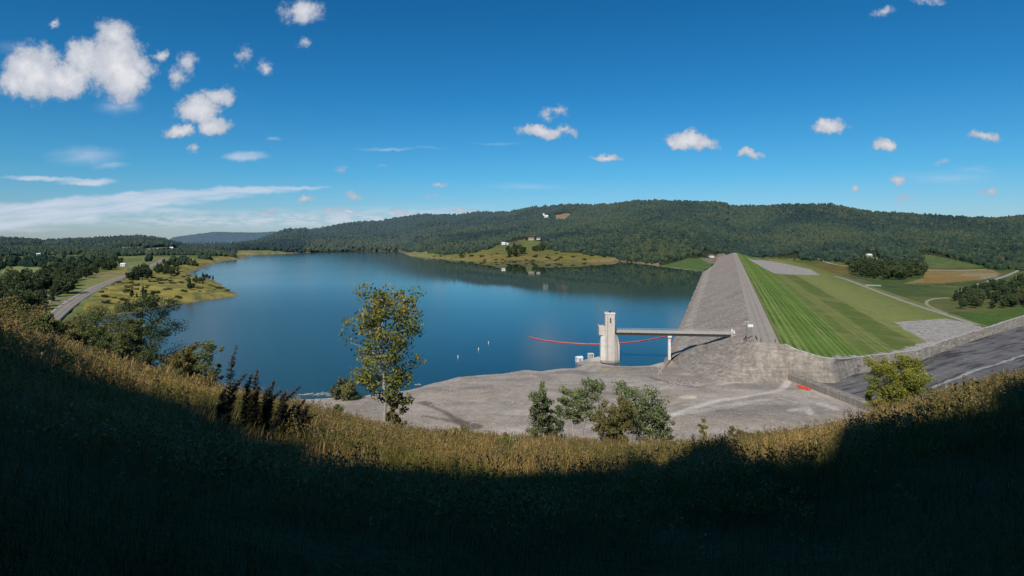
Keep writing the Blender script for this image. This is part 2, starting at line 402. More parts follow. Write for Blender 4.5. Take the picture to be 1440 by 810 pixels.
        if len(q) > 2: lay(inside(X, Y, q), c, k * (.55 + .9 * np.clip(N2, 0, .5)))
    sh = (d < 8 * np.clip(Y / 1500, .3, 1.5)) & (Y > 450) & (Z > 0) & (dam_t(X, Y) < -60) ; lay(sh, c3(.25, .2, .13), .7)
    # far hills, blue haze painted into their colour
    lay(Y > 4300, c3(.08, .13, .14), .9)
    # near hillside under the grass
    lay(near, c3(.07, .06, .025)); lay(near, c3(.05, .06, .02), sst(.4, .6, N2))
    V = np.stack([X, Y, Z], 1); nc, nr = len(us), len(ys)
    i = np.arange(nr - 1)[:, None] * nc + np.arange(nc - 1)[None]
    P = np.stack([i, i + 1, i + nc + 1, i + nc], -1).reshape(-1, 4)
    keep = np.ones(len(P), bool)
    o = np_obj('ground', V, P, MG, attrs={'col': col, 'rock': rock}, smooth=True)
    tag(o, kind='structure')
build_ground()

# unseen bank added behind the viewpoint, crest shaped to shade the near grass
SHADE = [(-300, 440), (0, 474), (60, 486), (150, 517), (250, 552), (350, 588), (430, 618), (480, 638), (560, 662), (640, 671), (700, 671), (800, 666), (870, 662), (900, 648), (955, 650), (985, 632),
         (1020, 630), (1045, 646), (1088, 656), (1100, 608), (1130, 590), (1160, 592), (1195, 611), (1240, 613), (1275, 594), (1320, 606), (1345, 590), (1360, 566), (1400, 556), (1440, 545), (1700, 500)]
def build_shade_bank():
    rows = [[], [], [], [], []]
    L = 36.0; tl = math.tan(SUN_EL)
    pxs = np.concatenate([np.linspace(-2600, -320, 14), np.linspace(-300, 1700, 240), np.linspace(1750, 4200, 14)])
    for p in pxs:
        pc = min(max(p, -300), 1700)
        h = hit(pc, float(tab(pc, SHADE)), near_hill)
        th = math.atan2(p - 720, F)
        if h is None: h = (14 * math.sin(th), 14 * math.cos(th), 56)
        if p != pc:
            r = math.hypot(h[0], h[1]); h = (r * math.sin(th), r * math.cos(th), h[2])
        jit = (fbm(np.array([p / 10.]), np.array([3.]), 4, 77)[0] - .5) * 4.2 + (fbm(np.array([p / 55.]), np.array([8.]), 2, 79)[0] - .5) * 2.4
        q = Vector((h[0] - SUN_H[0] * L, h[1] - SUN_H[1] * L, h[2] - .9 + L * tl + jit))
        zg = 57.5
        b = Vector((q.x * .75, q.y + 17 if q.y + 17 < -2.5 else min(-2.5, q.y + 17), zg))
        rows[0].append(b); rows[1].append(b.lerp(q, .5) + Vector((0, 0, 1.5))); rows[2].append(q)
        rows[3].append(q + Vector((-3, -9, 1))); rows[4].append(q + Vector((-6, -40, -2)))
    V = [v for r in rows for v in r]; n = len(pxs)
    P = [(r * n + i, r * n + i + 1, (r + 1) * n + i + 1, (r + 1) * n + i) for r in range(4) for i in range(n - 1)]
    t = plain('shade_bank_cover', (.03, .04, .015), .95, .4, .5)
    tag(np_obj('shade_bank', V, P, t), kind='structure')
build_shade_bank()

# ------------------------------------------------------------------ lake
def build_lake():
    n = len(LAKE); out = []
    for i in range(n):
        a, b, c = Vector(LAKE[i - 1]), Vector(LAKE[i]), Vector(LAKE[(i + 1) % n])
        d = ((b - a).normalized() + (c - b).normalized())
        d = d.normalized() if d.length > .05 else (b - a).normalized()
        k = 7 + b.y * .012
        out.append((b, Vector((d.y, -d.x)) * k))
    area = sum(LAKE[i][0] * LAKE[(i + 1) % n][1] - LAKE[(i + 1) % n][0] * LAKE[i][1] for i in range(n))
    sgn = 1 if area > 0 else -1
    bm = bmesh.new()
    vs = []
    for i, (b, o) in enumerate(out):
        q = b + o * sgn; vs.append(bm.verts.new((q.x, q.y, 0)))
    f = bm.faces.new(vs)
    if f.normal.z < 0: f.normal_flip()
    bmesh.ops.triangulate(bm, faces=bm.faces[:])
    me = bpy.data.meshes.new('lake'); bm.to_mesh(me); bm.free()
    for p in me.polygons:
        if p.normal.z < 0: p.flip()
    t = NT('lake_water'); co = t.n('TexCoord').outputs['Object']
    wind = t.noise(t.vm('MULTIPLY', co, (.0016, .0009, 1)), 1, 4, .6)
    x = t.n('SeparateXYZ'); t.L(co, x.inputs[0])
    ang = t.math('DIVIDE', x.outputs[0], t.math('MAXIMUM', x.outputs[1], 50))
    lft = t.mr(ang, -.32, -.02, 1, 0, True)
    w = t.math('ADD', t.math('MULTIPLY', lft, .65), t.mr(wind, .5, .75, 0, .3), clamp=True)
    nr_ = t.mr(x.outputs[1], 480, 800, 1, 0); rough = t.math('ADD', t.mr(w, 0, 1, .012, .2), t.math('MULTIPLY', nr_, .09))
    n1 = t.noise(t.vm('MULTIPLY', co, (.5, 1.1, 1)), 1, 5, .6); n2 = t.noise(co, .09, 3, .5)
    st = t.math('ADD', t.mr(w, 0, 1, .01, .22), t.math('MULTIPLY', nr_, .09))
    bp = t.bump(t.math('ADD', n1, t.math('MULTIPLY', n2, 1.2)), st, .22)
    c = t.mix(w, (.012, .038, .034), (.014, .05, .052))
    t.surf(c, rough, bp, spec=.5); t.p.inputs['IOR'].default_value = 1.33
    me.materials.append(t.m)
    tag(link(bpy.data.objects.new('lake', me)), kind='structure')
build_lake()

# ------------------------------------------------------------------ dam
def dam_front(t):
    F_ = [(-64, 258), (-50.5, 262), (-48.6, 300), (-39.9, 306.5), (-28.4, 283), (-17.3, 264), (-9.8, 255), (1.9, 246), (6.4, 244.5), (14.3, 242.5), (20.6, 244), (28.8, 257), (36.3, 270), (49.9, 285), (75, 310), (88.2, 329),
          (116, 370), (144.6, 412), (172, 455), (185, 472)]
    return tab(t, F_)
def strip_mesh(name, ts, mat, parent, zf=dam_z, s1=1790, attrs=None, lift=0):
    ts = np.array(ts, float); f = dam_front(ts)
    k = 420; g = np.linspace(0, 1, k) ** 1.0
    S = f[None, :] * (s1 / f[None, :]) ** g[:, None]
    T = np.broadcast_to(ts, S.shape)
    X = dam_x(T, S); Z = zf(T) + lift + (fbm(X / 5, S / 5, 3, 71) - .5) * np.where(T < -12, .7, .12)
    V = np.stack([X, S, Z], -1).reshape(-1, 3); nc = len(ts)
    i = np.arange(k - 1)[:, None] * nc + np.arange(nc - 1)[None]
    P = np.stack([i, i + 1, i + nc + 1, i + nc], -1).reshape(-1, 4)
    at = {'tt': T.ravel(), 'ss': S.ravel()}
    if attrs: at.update(attrs(V[:, 0], V[:, 1], T.ravel(), S.ravel()))
    return np_obj(name, V, P, mat, parent, at, True)
def riprap_mat():
    t = NT('riprap_stone'); co = t.n('TexCoord').outputs['Object']; tt = t.attr('tt').outputs['Fac']
    v = t.n('TexVoronoi'); v.inputs['Scale'].default_value = 1.15; t.L(co, v.inputs['Vector'])
    cell = t.n('SeparateColor'); t.L(v.outputs['Color'], cell.inputs[0])
    v2 = t.n('TexVoronoi'); v2.inputs['Scale'].default_value = .28; t.L(co, v2.inputs['Vector'])
    k = t.math('MULTIPLY', t.mr(cell.outputs[0], 0, 1, .62, 1.38), t.mr(v.outputs['Distance'], 0, .8, 1.1, .75))
    n = t.noise(co, .05, 5, .6); k = t.math('MULTIPLY', k, t.mr(n, .3, .7, .85, 1.15))
    c = t.mix(t.mr(cell.outputs[1], 0, 1, 0, .5), (.41, .335, .265), (.35, .30, .265))
    band = t.math('MULTIPLY', t.mr(tt, -52, -49, 1, 1), t.mr(t.math('ABSOLUTE', t.math('ADD', tt, 45.5)), 2.0, 3.8, .55, 0))
    c = t.mix(band, c, (.52, .46, .38))
    wet = t.mr(tt, -53.2, -51.8, .4, 0); c = t.mix(wet, c, (.1, .09, .08))
    c = t.mix(1, c, t.vm('SCALE', (1, 1, 1), k), 'MULTIPLY')
    return t.surf(c, .9, t.bump(v.outputs['Distance'], 1.0, -.5), spec=.15)
def gravel_mat():
    t = NT('crest_gravel'); co = t.n('TexCoord').outputs['Object']; tt = t.attr('tt').outputs['Fac']
    n = t.noise(co, .25, 6, .7); n2 = t.noise(co, 3, 4, .6)
    k = t.math('MULTIPLY', t.mr(n, .3, .7, .88, 1.12), t.mr(n2, .3, .7, .85, 1.15))
    wr = t.mr(t.math('ABSOLUTE', t.math('SUBTRACT', t.math('ABSOLUTE', t.math('ADD', tt, 5.2)), 1.5)), 0, .9, .82, 1)
    k = t.math('MULTIPLY', k, wr)
    c = t.mix(1, (.36, .305, .25), t.vm('SCALE', (1, 1, 1), k), 'MULTIPLY')
    return t.surf(c, .9, t.bump(n2, .4, .05), spec=.2)
def grass_slope_mat():
    t = NT('mown_grass'); co = t.n('TexCoord').outputs['Object']; tt = t.attr('tt').outputs['Fac']; gv = t.attr('gravel').outputs['Fac']
    ss = t.attr('ss').outputs['Fac']
    wob = t.math('MULTIPLY', t.math('SUBTRACT', t.noise(co, .02, 3, .6), .5), 5.)
    tw = t.math('ADD', tt, wob)
    # fine mower lines on the steep face
    cv = t.n('CombineXYZ'); t.L(tw, cv.inputs[0])
    def band(sc_, lo, hi):
        a = t.n('TexNoise', noise_dimensions='1D'); t.L(tw, a.inputs['W']); a.inputs['Scale'].default_value = sc_; a.inputs['Detail'].default_value = 2
        return t.mr(a.outputs['Fac'], lo, hi, 0, 1)
    n1 = t.n('TexNoise', noise_dimensions='1D'); t.L(tt, n1.inputs['W']); n1.inputs['Scale'].default_value = .12; n1.inputs['Detail'].default_value = 1
    ph = t.math('ADD', t.math('MULTIPLY', t.math('ADD', tt, t.math('MULTIPLY', wob, .12)), 1.75), t.math('MULTIPLY', n1.outputs['Fac'], 5.))
    sn = t.mr(t.math('SINE', ph), -.8, .9, 0, 1)
    fine = t.math('MULTIPLY', sn, t.mr(tt, 38, 46, 1, 0))
    fine = t.math('MULTIPLY', fine, t.mr(t.noise(co, .03, 3, .6), .35, .6, .35, 1.))
    c = t.mix(band(.16, .42, .58), (.13, .20, .032), (.20, .26, .06))
    c = t.mix(t.math('MULTIPLY', fine, 1.0), c, (.075, .12, .018))
    # broad passes on the flatter lawn
    flat = t.mr(tt, 36, 48, 0, 1)
    wr = t.n('ValToRGB'); t.L(t.mr(tw, 36, 160, 0, 1), wr.inputs[0]); e = wr.color_ramp.elements
    for i, (p_, c_) in enumerate([(0, .25), (.10, .3), (.12, .75), (.2, .8), (.22, .15), (.36, .1), (.39, .95), (.50, 1), (.53, .05), (.70, .12), (.74, .9), (.9, .95), (.93, .45), (1, .4)]):
        if i > 1: e.new(.5)
        e[i].position = p_; e[i].color = (c_, c_, c_, 1)
    wide = wr.outputs[0]
    cf = t.mix(wide, (.095, .135, .025), (.24, .255, .075))
    ln = t.noise(t.vm('MULTIPLY', cv.outputs[0], (.8, 1, 1)), 1, 3, .6)
    cf = t.mix(t.mr(ln, .4, .62, 0, .5), cf, (.13, .155, .03)); cf = t.mix(t.math('MULTIPLY', sn, t.mr(tt, 55, 110, .5, 0)), cf, (.09, .125, .022))
    cf = t.mix(t.mr(t.noise(co, .022, 5, .7), .5, .68, 0, .8), cf, (.25, .19, .085))
    c = t.mix(flat, c, cf)
    edge = t.mr(tt, 2.2, 0.6, 0, .8); c = t.mix(edge, c, (.16, .13, .05))
    k = t.math('MULTIPLY', t.mr(t.noise(co, .12, 6, .7), .3, .7, .78, 1.2), t.mr(t.noise(co, 1.2, 4, .7), .3, .7, .8, 1.2))
    c = t.mix(1, c, t.vm('SCALE', (1, 1, 1), k), 'MULTIPLY')
    v = t.n('TexVoronoi'); v.inputs['Scale'].default_value = .5; t.L(co, v.inputs['Vector']); ce = t.n('SeparateColor'); t.L(v.outputs['Color'], ce.inputs[0])
    g = t.mix(1, (.36, .32, .28), t.vm('SCALE', (1, 1, 1), t.mr(ce.outputs[0], 0, 1, .65, 1.3)), 'MULTIPLY')
    c = t.mix(t.mr(gv, .4, .6, 0, 1), c, g)
    return t.surf(c, .9, t.bump(t.noise(co, 1.5, 4, .7), .5, .15), spec=.12)
dam = empty('dam', (0, 0, 0), label='long straight earth dam with stone upstream face and striped mown grass downstream face', cat='dam')
strip_mesh('riprap_slope', np.sort(np.r_[np.linspace(-64, -10, 34), -50.5, -48.7, -17.3]), riprap_mat(), dam)
strip_mesh('crest_road', np.linspace(-10, 0, 6), gravel_mat(), dam)
def grass_attr(X, Y, T, S):
    def on(L):
        r = []
        for x, y in L:
            u = (x - 720) / F; v = (y - HZ) / F
            Ys = np.linspace(200, 1800, 4000); zz = dam_z(dam_t(u * Ys, Ys)); k = np.argmax(EYE - v * Ys <= zz); r.append((u * Ys[k], Ys[k]))
        return r
    g = np.zeros(len(X))
    for L in ([(1050, 363), (1075, 366), (1100, 370), (1140, 379), (1154, 387), (1110, 386), (1088, 384)],
              [(1258, 453), (1329, 448), (1378, 457), (1384, 466), (1350, 473), (1301, 478), (1270, 462)]):
        q = on(L); g = np.maximum(g, inside(X, Y, q).astype(float))
    w = dist_line(X, Y, [(a[0], a[1]) for a in WALL]) + (fbm(X / 4, Y / 4, 3, 88) - .5) * 9
    g = np.maximum(g, ((w < 2.2) | ((w < 5.5) & (T > 60) & (T < 125))).astype(float))
    return {'gravel': g}
strip_mesh('grass_slope', np.concatenate([np.linspace(0, 40, 40), np.linspace(41.5, 176, 90)]), grass_slope_mat(), dam, attrs=grass_attr)

def wall_stone(name, col, h=3.0):
    t = NT(name); co = t.n('TexCoord').outputs['Object']
    s = t.noise(t.vm('MULTIPLY', co, (.5, .5, .05)), 1, 5, .65); hz = t.noise(t.vm('MULTIPLY', co, (.05, .05, 1.1)), 1, 4, .6); n = t.noise(co, .8, 6, .7)
    vo = t.n('TexVoronoi'); vo.inputs['Scale'].default_value = .9; t.L(co, vo.inputs['Vector']); vc = t.n('SeparateColor'); t.L(vo.outputs['Color'], vc.inputs[0])
    z = t.n('SeparateXYZ'); t.L(co, z.inputs[0])
    j = t.mr(t.math('PINGPONG', t.math('ADD', z.outputs[2], t.math('MULTIPLY', n, .35)), h / 2), 0, .12, .8, 1)
    vj = t.mr(t.math('PINGPONG', t.math('ADD', x_ := z.outputs[0], t.math('MULTIPLY', n, .4)), 3.2), 0, .14, 1.18, 1)
    k = t.math('MULTIPLY', t.mr(s, .35, .68, 1.15, .68), t.mr(hz, .35, .65, .82, 1.15)); k = t.math('MULTIPLY', k, t.mr(n, .3, .7, .8, 1.2))
    k = t.math('MULTIPLY', k, t.math('MULTIPLY', j, vj))
    k = t.math('MULTIPLY', k, t.mr(vc.outputs[0], 0, 1, .84, 1.16))
    c = t.mix(t.mr(n, .4, .7, 0, .6), tuple(col), tuple(x * .7 for x in col))
    c = t.mix(1, c, t.vm('SCALE', (1, 1, 1), k), 'MULTIPLY')
    return t.surf(c, .9, t.bump(n, .7, .3), spec=.15)
def build_nose():
    T = np.array([(82, 309, .6), (90, 307, 6.0), (93, 283, 10.4), (97.3, 264, 14.1), (101.5, 255, 17.05), (110, 246, 17.1)]); B = np.array([(64, 262, -2), (67, 251, -.6), (73.5, 242, -.4), (83, 238, .4), (95, 239, 1.), (112, 244.5, 1.2)])
    m = 60; k = 24; g = np.linspace(0, 1, m); V = []
    for i, a in enumerate(g):
        tp = np.array([np.interp(a, np.linspace(0, 1, 6), T[:, j]) for j in range(3)]); bp = np.array([np.interp(a, np.linspace(0, 1, 6), B[:, j]) for j in range(3)])
        for j in range(k):
            b = max(0, j - 1) / (k - 2); p = tp * (1 - b) + bp * b; p = p + np.array([0, -1, 0]) * math.sin(b * math.pi) * 1.2 + (np.array([1, 6, -.7]) if j == 0 else 0); V.append(p)
    V = np.array(V); V[:, 1] += (fbm(V[:, 0] / 3, V[:, 2] / 3, 3, 91) - .5) * .8
    i = np.arange(m - 1)[:, None] * k + np.arange(k - 1)[None]; P = np.stack([i, i + 1, i + k + 1, i + k], -1).reshape(-1, 4)
    np_obj('end_facing', V, P, wall_stone('dam_end_stone', (.33, .28, .23), 1.7), dam, smooth=True)
build_nose()
def build_wall():
    w = empty('spillway_wall', (0, 0, 0), label='pale stained concrete retaining wall between grass dam face and dark spillway', cat='wall')
    pts = []
    for a, b in zip(WALL[:-1], WALL[1:]):
        L = math.dist(a[:2], b[:2]); n = max(1, int(L / 2.5))
        for i in range(n): pts.append([a[j] + (b[j] - a[j]) * i / n for j in range(4)])
    pts = np.array(pts); d = np.gradient(pts[:, :2], axis=0); d /= np.linalg.norm(d, axis=1)[:, None]; nr = np.stack([d[:, 1], -d[:, 0]], 1)
    V = []
    k = 9
    for i, (x, y, z1, z0) in enumerate(pts):
        j = (fbm(np.array([i * .3]), np.array([0.]), 3, 5)[0] - .5)
        for q in range(k):
            f = q / (k - 1); z = z1 + .25 + j * .8 - (z1 - z0 + 2.2) * f; o = .2 + f * 1.6 + (fbm(np.array([i * .6]), np.array([q * .7]), 3, 15)[0] - .5) * .9
            V.append((x + nr[i, 0] * o, y + nr[i, 1] * o, z))
    m = len(pts); i = np.arange(m - 1)[:, None] * k + np.arange(k - 1)[None]; P = np.stack([i, i + 1, i + k + 1, i + k], -1).reshape(-1, 4)
    np_obj('wall_face', V, P, wall_stone('spillway_concrete', (.345, .295, .24), 5), w)
    V = []
    for i, (x, y, z1, z0) in enumerate(pts):
        j = (fbm(np.array([i * .3]), np.array([0.]), 3, 5)[0] - .5)
        z = z1 + .25 + j * .8
        for o, dz in ((.25, -.05), (.1, .22), (-1.0, .25), (-1.6, -.8)): V.append((x + nr[i, 0] * o, y + nr[i, 1] * o, z + dz))
    i = np.arange(m - 1)[:, None] * 4 + np.arange(3)[None]; P = np.stack([i, i + 1, i + 5, i + 4], -1).reshape(-1, 4)
    np_obj('wall_cap', V, P, plain('wall_cap_rubble', (.42, .38, .34), .9, .45, .8, dist=.3), w)
build_wall()
# spillway sill
sill = empty('spillway_sill', (0, 0, 0), label='low straight concrete sill crossing the spillway entrance beside the red barrier floats', cat='weir')
m = MB(); a = Vector((110.3, 257)); b = Vector((119.5, 190)); dn = (b - a).normalized(); nn = Vector((-dn.y, dn.x))
prof = [(-1.9, 1.5), (-1.7, 5.6), (-1.3, 6.0), (1.2, 6.0), (1.9, 5.3), (3.6, 1.2)]
K = 14; vs = []
for i in range(K + 1):
    p = a + (b - a) * i / K
    for o, z in prof: q = p + nn * o; vs.append((q.x, q.y, z))
n = len(prof); fs = [(i * n + j, i * n + j + 1, (i + 1) * n + j + 1, (i + 1) * n + j) for i in range(K) for j in range(n - 1)] + [tuple(range(n)), tuple(K * n + j for j in range(n))[::-1]]
m.add(vs, fs).build('sill_body', concrete_mat('sill_concrete', (.31, .265, .22)), sill)
m = MB()
for i in range(1, K): 
    p = a + (b - a) * i / K; q0 = p - nn * 1.95; q1 = p + nn * 1.3
    m.tube([(q0.x, q0.y, 6.0), (q1.x, q1.y, 6.02)], .05, 4)
m.build('joint', plain('joint_dark', (.06, .055, .05)), sill)

# ------------------------------------------------------------------ intake tower, service bridge
CT = concrete_mat('tower_concrete', (.60, .53, .455), 2.6, .22); CW = concrete_mat('white_concrete', (.68, .65, .6), 2.6, .15); CDK = plain('dark_steel', (.03, .03, .03), .6)
CG = concrete_mat('bridge_concrete', (.46, .41, .34))
tw = empty('intake_tower', (47.3, 293, 0), math.radians(-4), label='tall pale concrete intake tower standing in the water at the rock shore', cat='tower')
MB().box(-2.45, 2.1, 0, 5, -5, 23.4).build('shaft', CT, tw, bevel=.12)
m = MB().box(-2.7, 2.35, -.22, 5.2, 23.4, 24.05).build('roof_cap', CW, tw, bevel=.05)
MB().box(-.6, .5, 2, 3.2, 24.05, 24.75).build('roof_vent', CDK, tw, bevel=.05)
MB().box(1.2, 1.9, 3, 3.8, 24.05, 24.6).build('roof_vent', CDK, tw, bevel=.05)
MB().prism([(-4.6, 1.5), (-2.46, .3), (-2.46, 8), (-4.6, 8)], -5, 13.2).build('left_pier', CW, tw, bevel=.06)
m = MB(); m.add([(2.11, .4, -5), (4.5, 2.2, -5), (4.5, 8, -5), (2.11, 8, -5), (2.11, .4, 14.2), (3.6, 2.2, 12.6), (3.6, 8, 12.6), (2.11, 8, 14.2), (4.5, 2.2, 8.5), (4.5, 8, 8.5)],
      [(0, 1, 8, 5, 4), (1, 2, 9, 8), (8, 9, 6, 5), (4, 5, 6, 7), (0, 4, 7, 3), (3, 7, 6, 9, 2), (0, 3, 2, 1)]).build('right_buttress', CT, tw)
MB().box(-5.4, -2.46, .6, 8.4, 13.21, 17.2).build('platform', CT, tw, bevel=.08)
MB().box(-5.5, -2.5, .5, .72, 17.2, 17.6).box(-5.5, -5.25, .73, 8.4, 17.2, 17.6).build('parapet', CW, tw)
MB().box(-.25, .35, -.04, 0.01, 19.2, 21.6).build('slot_window', CDK, tw)
m = MB()
for z in np.arange(1, 23, .8): m.box(-1.55, -1.25, -.1, -.02, z, z + .08)
m.box(-1.62, -1.551, -.1, -.02, 1, 23).box(-1.249, -1.18, -.1, -.02, 1, 23)
m.build('ladder', plain('ladder_steel', (.2, .18, .16), .5), tw)
MB().box(2.2, 2.9, 4, 6, 14.3, 16.9).build('door_housing', CT, tw)

br = empty('service_bridge', (51.2, 299, 0), math.atan2(-6.5, 54), label='long narrow concrete service bridge from the intake tower to the dam crest', cat='bridge')
Lb = 54.6
MB().box(-1.2, Lb, -2.1, 2.1, 14.1, 14.55).build('deck', CG, br, bevel=.04)
m = MB()
for y in (-1.5, 1.5): m.box(-.9, Lb - .2, y - .22, y + .22, 12.9, 14.095)
m.build('girder', plain('girder_steel', (.035, .033, .03), .6), br)
for y in (-2.0, 2.0):
    m = MB()
    m.box(-1.1, Lb, y - .12, y + .12, 14.56, 14.78); m.box(-1.1, Lb, y - .05, y + .05, 15.62, 15.72); m.box(-1.1, Lb, y - .03, y + .03, 15.1, 15.16)
    for x in np.arange(-1, Lb, 1.5): m.box(x, x + .08, y - .04, y + .04, 14.78, 15.62)
    m.build('railing', plain('railing_galvanised', (.42, .40, .36), .5), br)
MB().box(24.6, 25.9, -1.2, 1.2, -3, 12.6).build('pier', CW, br, bevel=.08)
MB().box(24.3, 26.2, -2.0, 2.0, 12.05, 12.89).build('pier_cap', CW, br, bevel=.06)
MB().box(Lb - .9, Lb + 2.6, -2.6, 2.6, 9, 14.09).build('abutment', CG, br, bevel=.08)
MB().box(Lb + .1, Lb + .9, -2.4, -1.9, 14.56, 16.1).build('end_post', CW, br)
MB().box(Lb + .1, Lb + .9, 1.9, 2.4, 14.56, 16.1).build('end_post', CW, br)

# low ramp wall and little buildings beside the tower
m = MB()
gh = empty('gate_house', (32.6, 296.5, -.2), .35, label='small white metal gate house on the shore left of the intake tower', cat='hut')
MB().box(-1.5, 1.5, -1.3, 1.3, -1.5, 2.2).build('wall', plain('white_metal_siding', (.62, .64, .66), .5, .1), gh, bevel=.04)
MB().add([(-1.7, -1.5, 2.2), (1.7, -1.5, 2.2), (1.7, 1.5, 2.2), (-1.7, 1.5, 2.2), (-1.7, 0, 2.95), (1.7, 0, 2.95)], [(0, 1, 5, 4), (2, 3, 4, 5), (0, 4, 3), (1, 2, 5), (0, 3, 2, 1)]).build('roof', plain('white_roof', (.72, .74, .76), .4, .08), gh)
MB().box(-.45, .45, -1.36, -1.305, 0, 1.8).build('door', plain('grey_door', (.2, .22, .24)), gh)
hf = empty('hoist_frame', (38.7, 300.5, 0), .2, label='open concrete hoist frame on the shore between white gate house and tower', cat='frame')
MB().box(-1.3, -.9, -1.1, 1.1, -2, 2.9).build('post', CW, hf); MB().box(.9, 1.3, -1.1, 1.1, -2, 2.9).build('post', CW, hf)
MB().box(-.2, .2, -.9, 1.1, -2, 2.9).build('post', CW, hf)
MB().box(-1.4, 1.4, -1.25, 1.25, 2.905, 3.3).build('roof_slab', CW, hf, bevel=.04); MB().box(-1.5, 1.5, -1.3, 1.3, -2.5, .5).build('base', CT, hf)
rw = empty('ramp_wall', (0, 0, 0), label='sloping pale concrete ramp running down beside the left foot of the tower', cat='ramp')
MB().add([(30, 288, -.4), (42.6, 292.8, 2.2), (42.6, 298.5, 2.2), (31, 296, .1), (30, 288, -4), (42.6, 292.8, -4), (42.6, 298.5, -4), (31, 296, -4)], [(0, 1, 2, 3), (0, 4, 5, 1), (1, 5, 6, 2), (2, 6, 7, 3), (3, 7, 4, 0), (4, 7, 6, 5)]).build('ramp_slab', CT, rw)
def boom(name, pts, r, mats, label, cat, seg=8.5, group=None, z=.18):
    o = empty(name, (pts[0][0], pts[0][1], 0), label=label, cat=cat, group=group)
    P = [Vector((p[0], p[1], z if len(p) < 3 else p[2])) for p in pts]; d = [0]
    for a_, b_ in zip(P[:-1], P[1:]): d.append(d[-1] + (b_ - a_).length)
    def at(s):
        i = max(0, min(len(P) - 2, int(np.searchsorted(d, s) - 1))); f = (s - d[i]) / (d[i + 1] - d[i]); return P[i].lerp(P[i + 1], f) - Vector((pts[0][0], pts[0][1], 0))
    s = 0; i = 0
    while s < d[-1] - 1:
        e = min(s + seg, d[-1]); p0 = at(s); p1 = at(e - seg * .12)
        dr = (p1 - p0).normalized()
        MB().tube([p0, p0 + dr * .3, p1 - dr * .3, p1], [r * .6, r, r, r * .6], 8).build('float', mats[0], o, smooth=False)
        if i: MB().tube([at(s - seg * .14), at(s + .03)], r * .35, 6).build('coupling', mats[1], o)
        s = e; i += 1
    return o
RED = plain('red_float', (.62, .12, .10), .5, .2, 1.5); PALE = plain('pale_coupling', (.6, .45, .42))
boom('debris_boom', [pt(x, y, 0) for x, y in [(744, 474), (752, 476.3), (762, 478.3), (785, 481.4), (815, 483.8), (843, 484.3), (870, 483), (900, 480), (925, 475.8), (944, 471.5), (955, 469)]], .3, (RED, PALE),
     'long curved red floating barrier on the lake behind the intake tower', 'barrier')
OR = plain('orange_red_float', (.75, .07, .025), .5, .1)
for k, (P_, lb) in enumerate([([(1121, 543.5), (1131, 545.5), (1141, 549.5)], 'bright red barrier float lying on bare rock, the upper of two by the sill'), ([(1124, 545.8), (1132, 547.4), (1138, 549.8)], 'bright red barrier float lying on bare rock, the lower of two by the sill')]):
    q = [hit(x, y) for x, y in P_]
    boom('barrier_float', [(a_[0], a_[1], a_[2] + .35) for a_ in q], .38, (OR, PALE), lb, 'float', 3.2, 'red floats left on the rock')
for k, (x, y) in enumerate([(644, 503), (673, 492), (687, 483)]):
    p = pt(x, y, 0)
    o = empty('spar_buoy', (p[0], p[1], 0), label=['white spar buoy on the lake, nearest the rock shore of three', 'white spar buoy on the lake, middle one of three', 'white spar buoy on the lake, farthest of three and nearest the red barrier'][k], cat='buoy', group='white buoys on the open water')
    MB().tube([(0, 0, -.5), (0, 0, .4), (0, 0, 1.0), (0, 0, 1.4)], [.26, .27, .16, .06], 10).build('float', plain('white_buoy', (.7, .72, .72), .4, .1), o)
    MB().tube([(0, 0, .5), (0, 0, .62)], .27, 10).build('band', plain('orange_band', (.7, .25, .05)), o)
# pole with crossarm and white box
p0 = (100.8, 262); zp = 15.8
o = empty('utility_pole', (p0[0], p0[1], zp), label='grey utility pole with crossarm and white box at the near end of the dam crest', cat='pole')
MB().tube([(0, 0, -1.5), (0, 0, 8.5)], [.2, .13], 8).build('mast', plain('pole_grey', (.16, .14, .12)), o)
MB().box(-1.1, 1.1, -.12, .12, 8.2, 8.45).build('crossarm', plain('pale_crossarm', (.5, .48, .44)), o)
MB().box(-.9, .9, -.1, .1, 7.3, 7.48).build('crossarm', plain('pale_crossarm_low', (.45, .43, .4)), o)
MB().box(.35, 2.6, -.5, .4, 6.1, 7.2).build('equipment_box', plain('white_box', (.75, .75, .73), .5, .05), o, bevel=.05)
MB().box(-.7, -.25, -.3, .1, 1.0, 2.2).box(-1.3, -.95, -.3, .1, .2, 1.3).build('meter_box', CDK, o)
def rail(name, a, b, hh, label, cat, mat, posts=6, r=.09):
    o = empty(name, a, label=label, cat=cat); d = Vector(b) - Vector(a)
    MB().tube([(0, 0, hh), d + Vector((0, 0, hh))], r, 6).build('rail', mat, o)
    for i in range(posts):
        p = d * (i / (posts - 1)); MB().tube([p + Vector((0, 0, -.4)), p + Vector((0, 0, hh))], r, 6).build('post', mat, o)
DK = plain('weathered_rail', (.06, .055, .05))
rail('guard_rail', (102.8, 255.8, 16.95), (105.6, 264.5, 17.0), 1.0, 'short dark guard rail running along the upstream edge of the dam crest', 'guard rail', DK)
for i, (x, y) in enumerate([(103.6, 254), (108.8, 252)]):
    o = empty('bollard', (x, y, 17.0), label=['short dark bollard on the crest nearer the utility pole', 'short dark bollard on the crest nearer the mown grass'][i], cat='bollard')
    MB().tube([(0, 0, -.3), (0, 0, 1.1)], .17, 8).build('post', DK, o); MB().tube([(0, 0, 1.1), (0, 0, 1.25)], [.2, .1], 8).build('cap', DK, o)

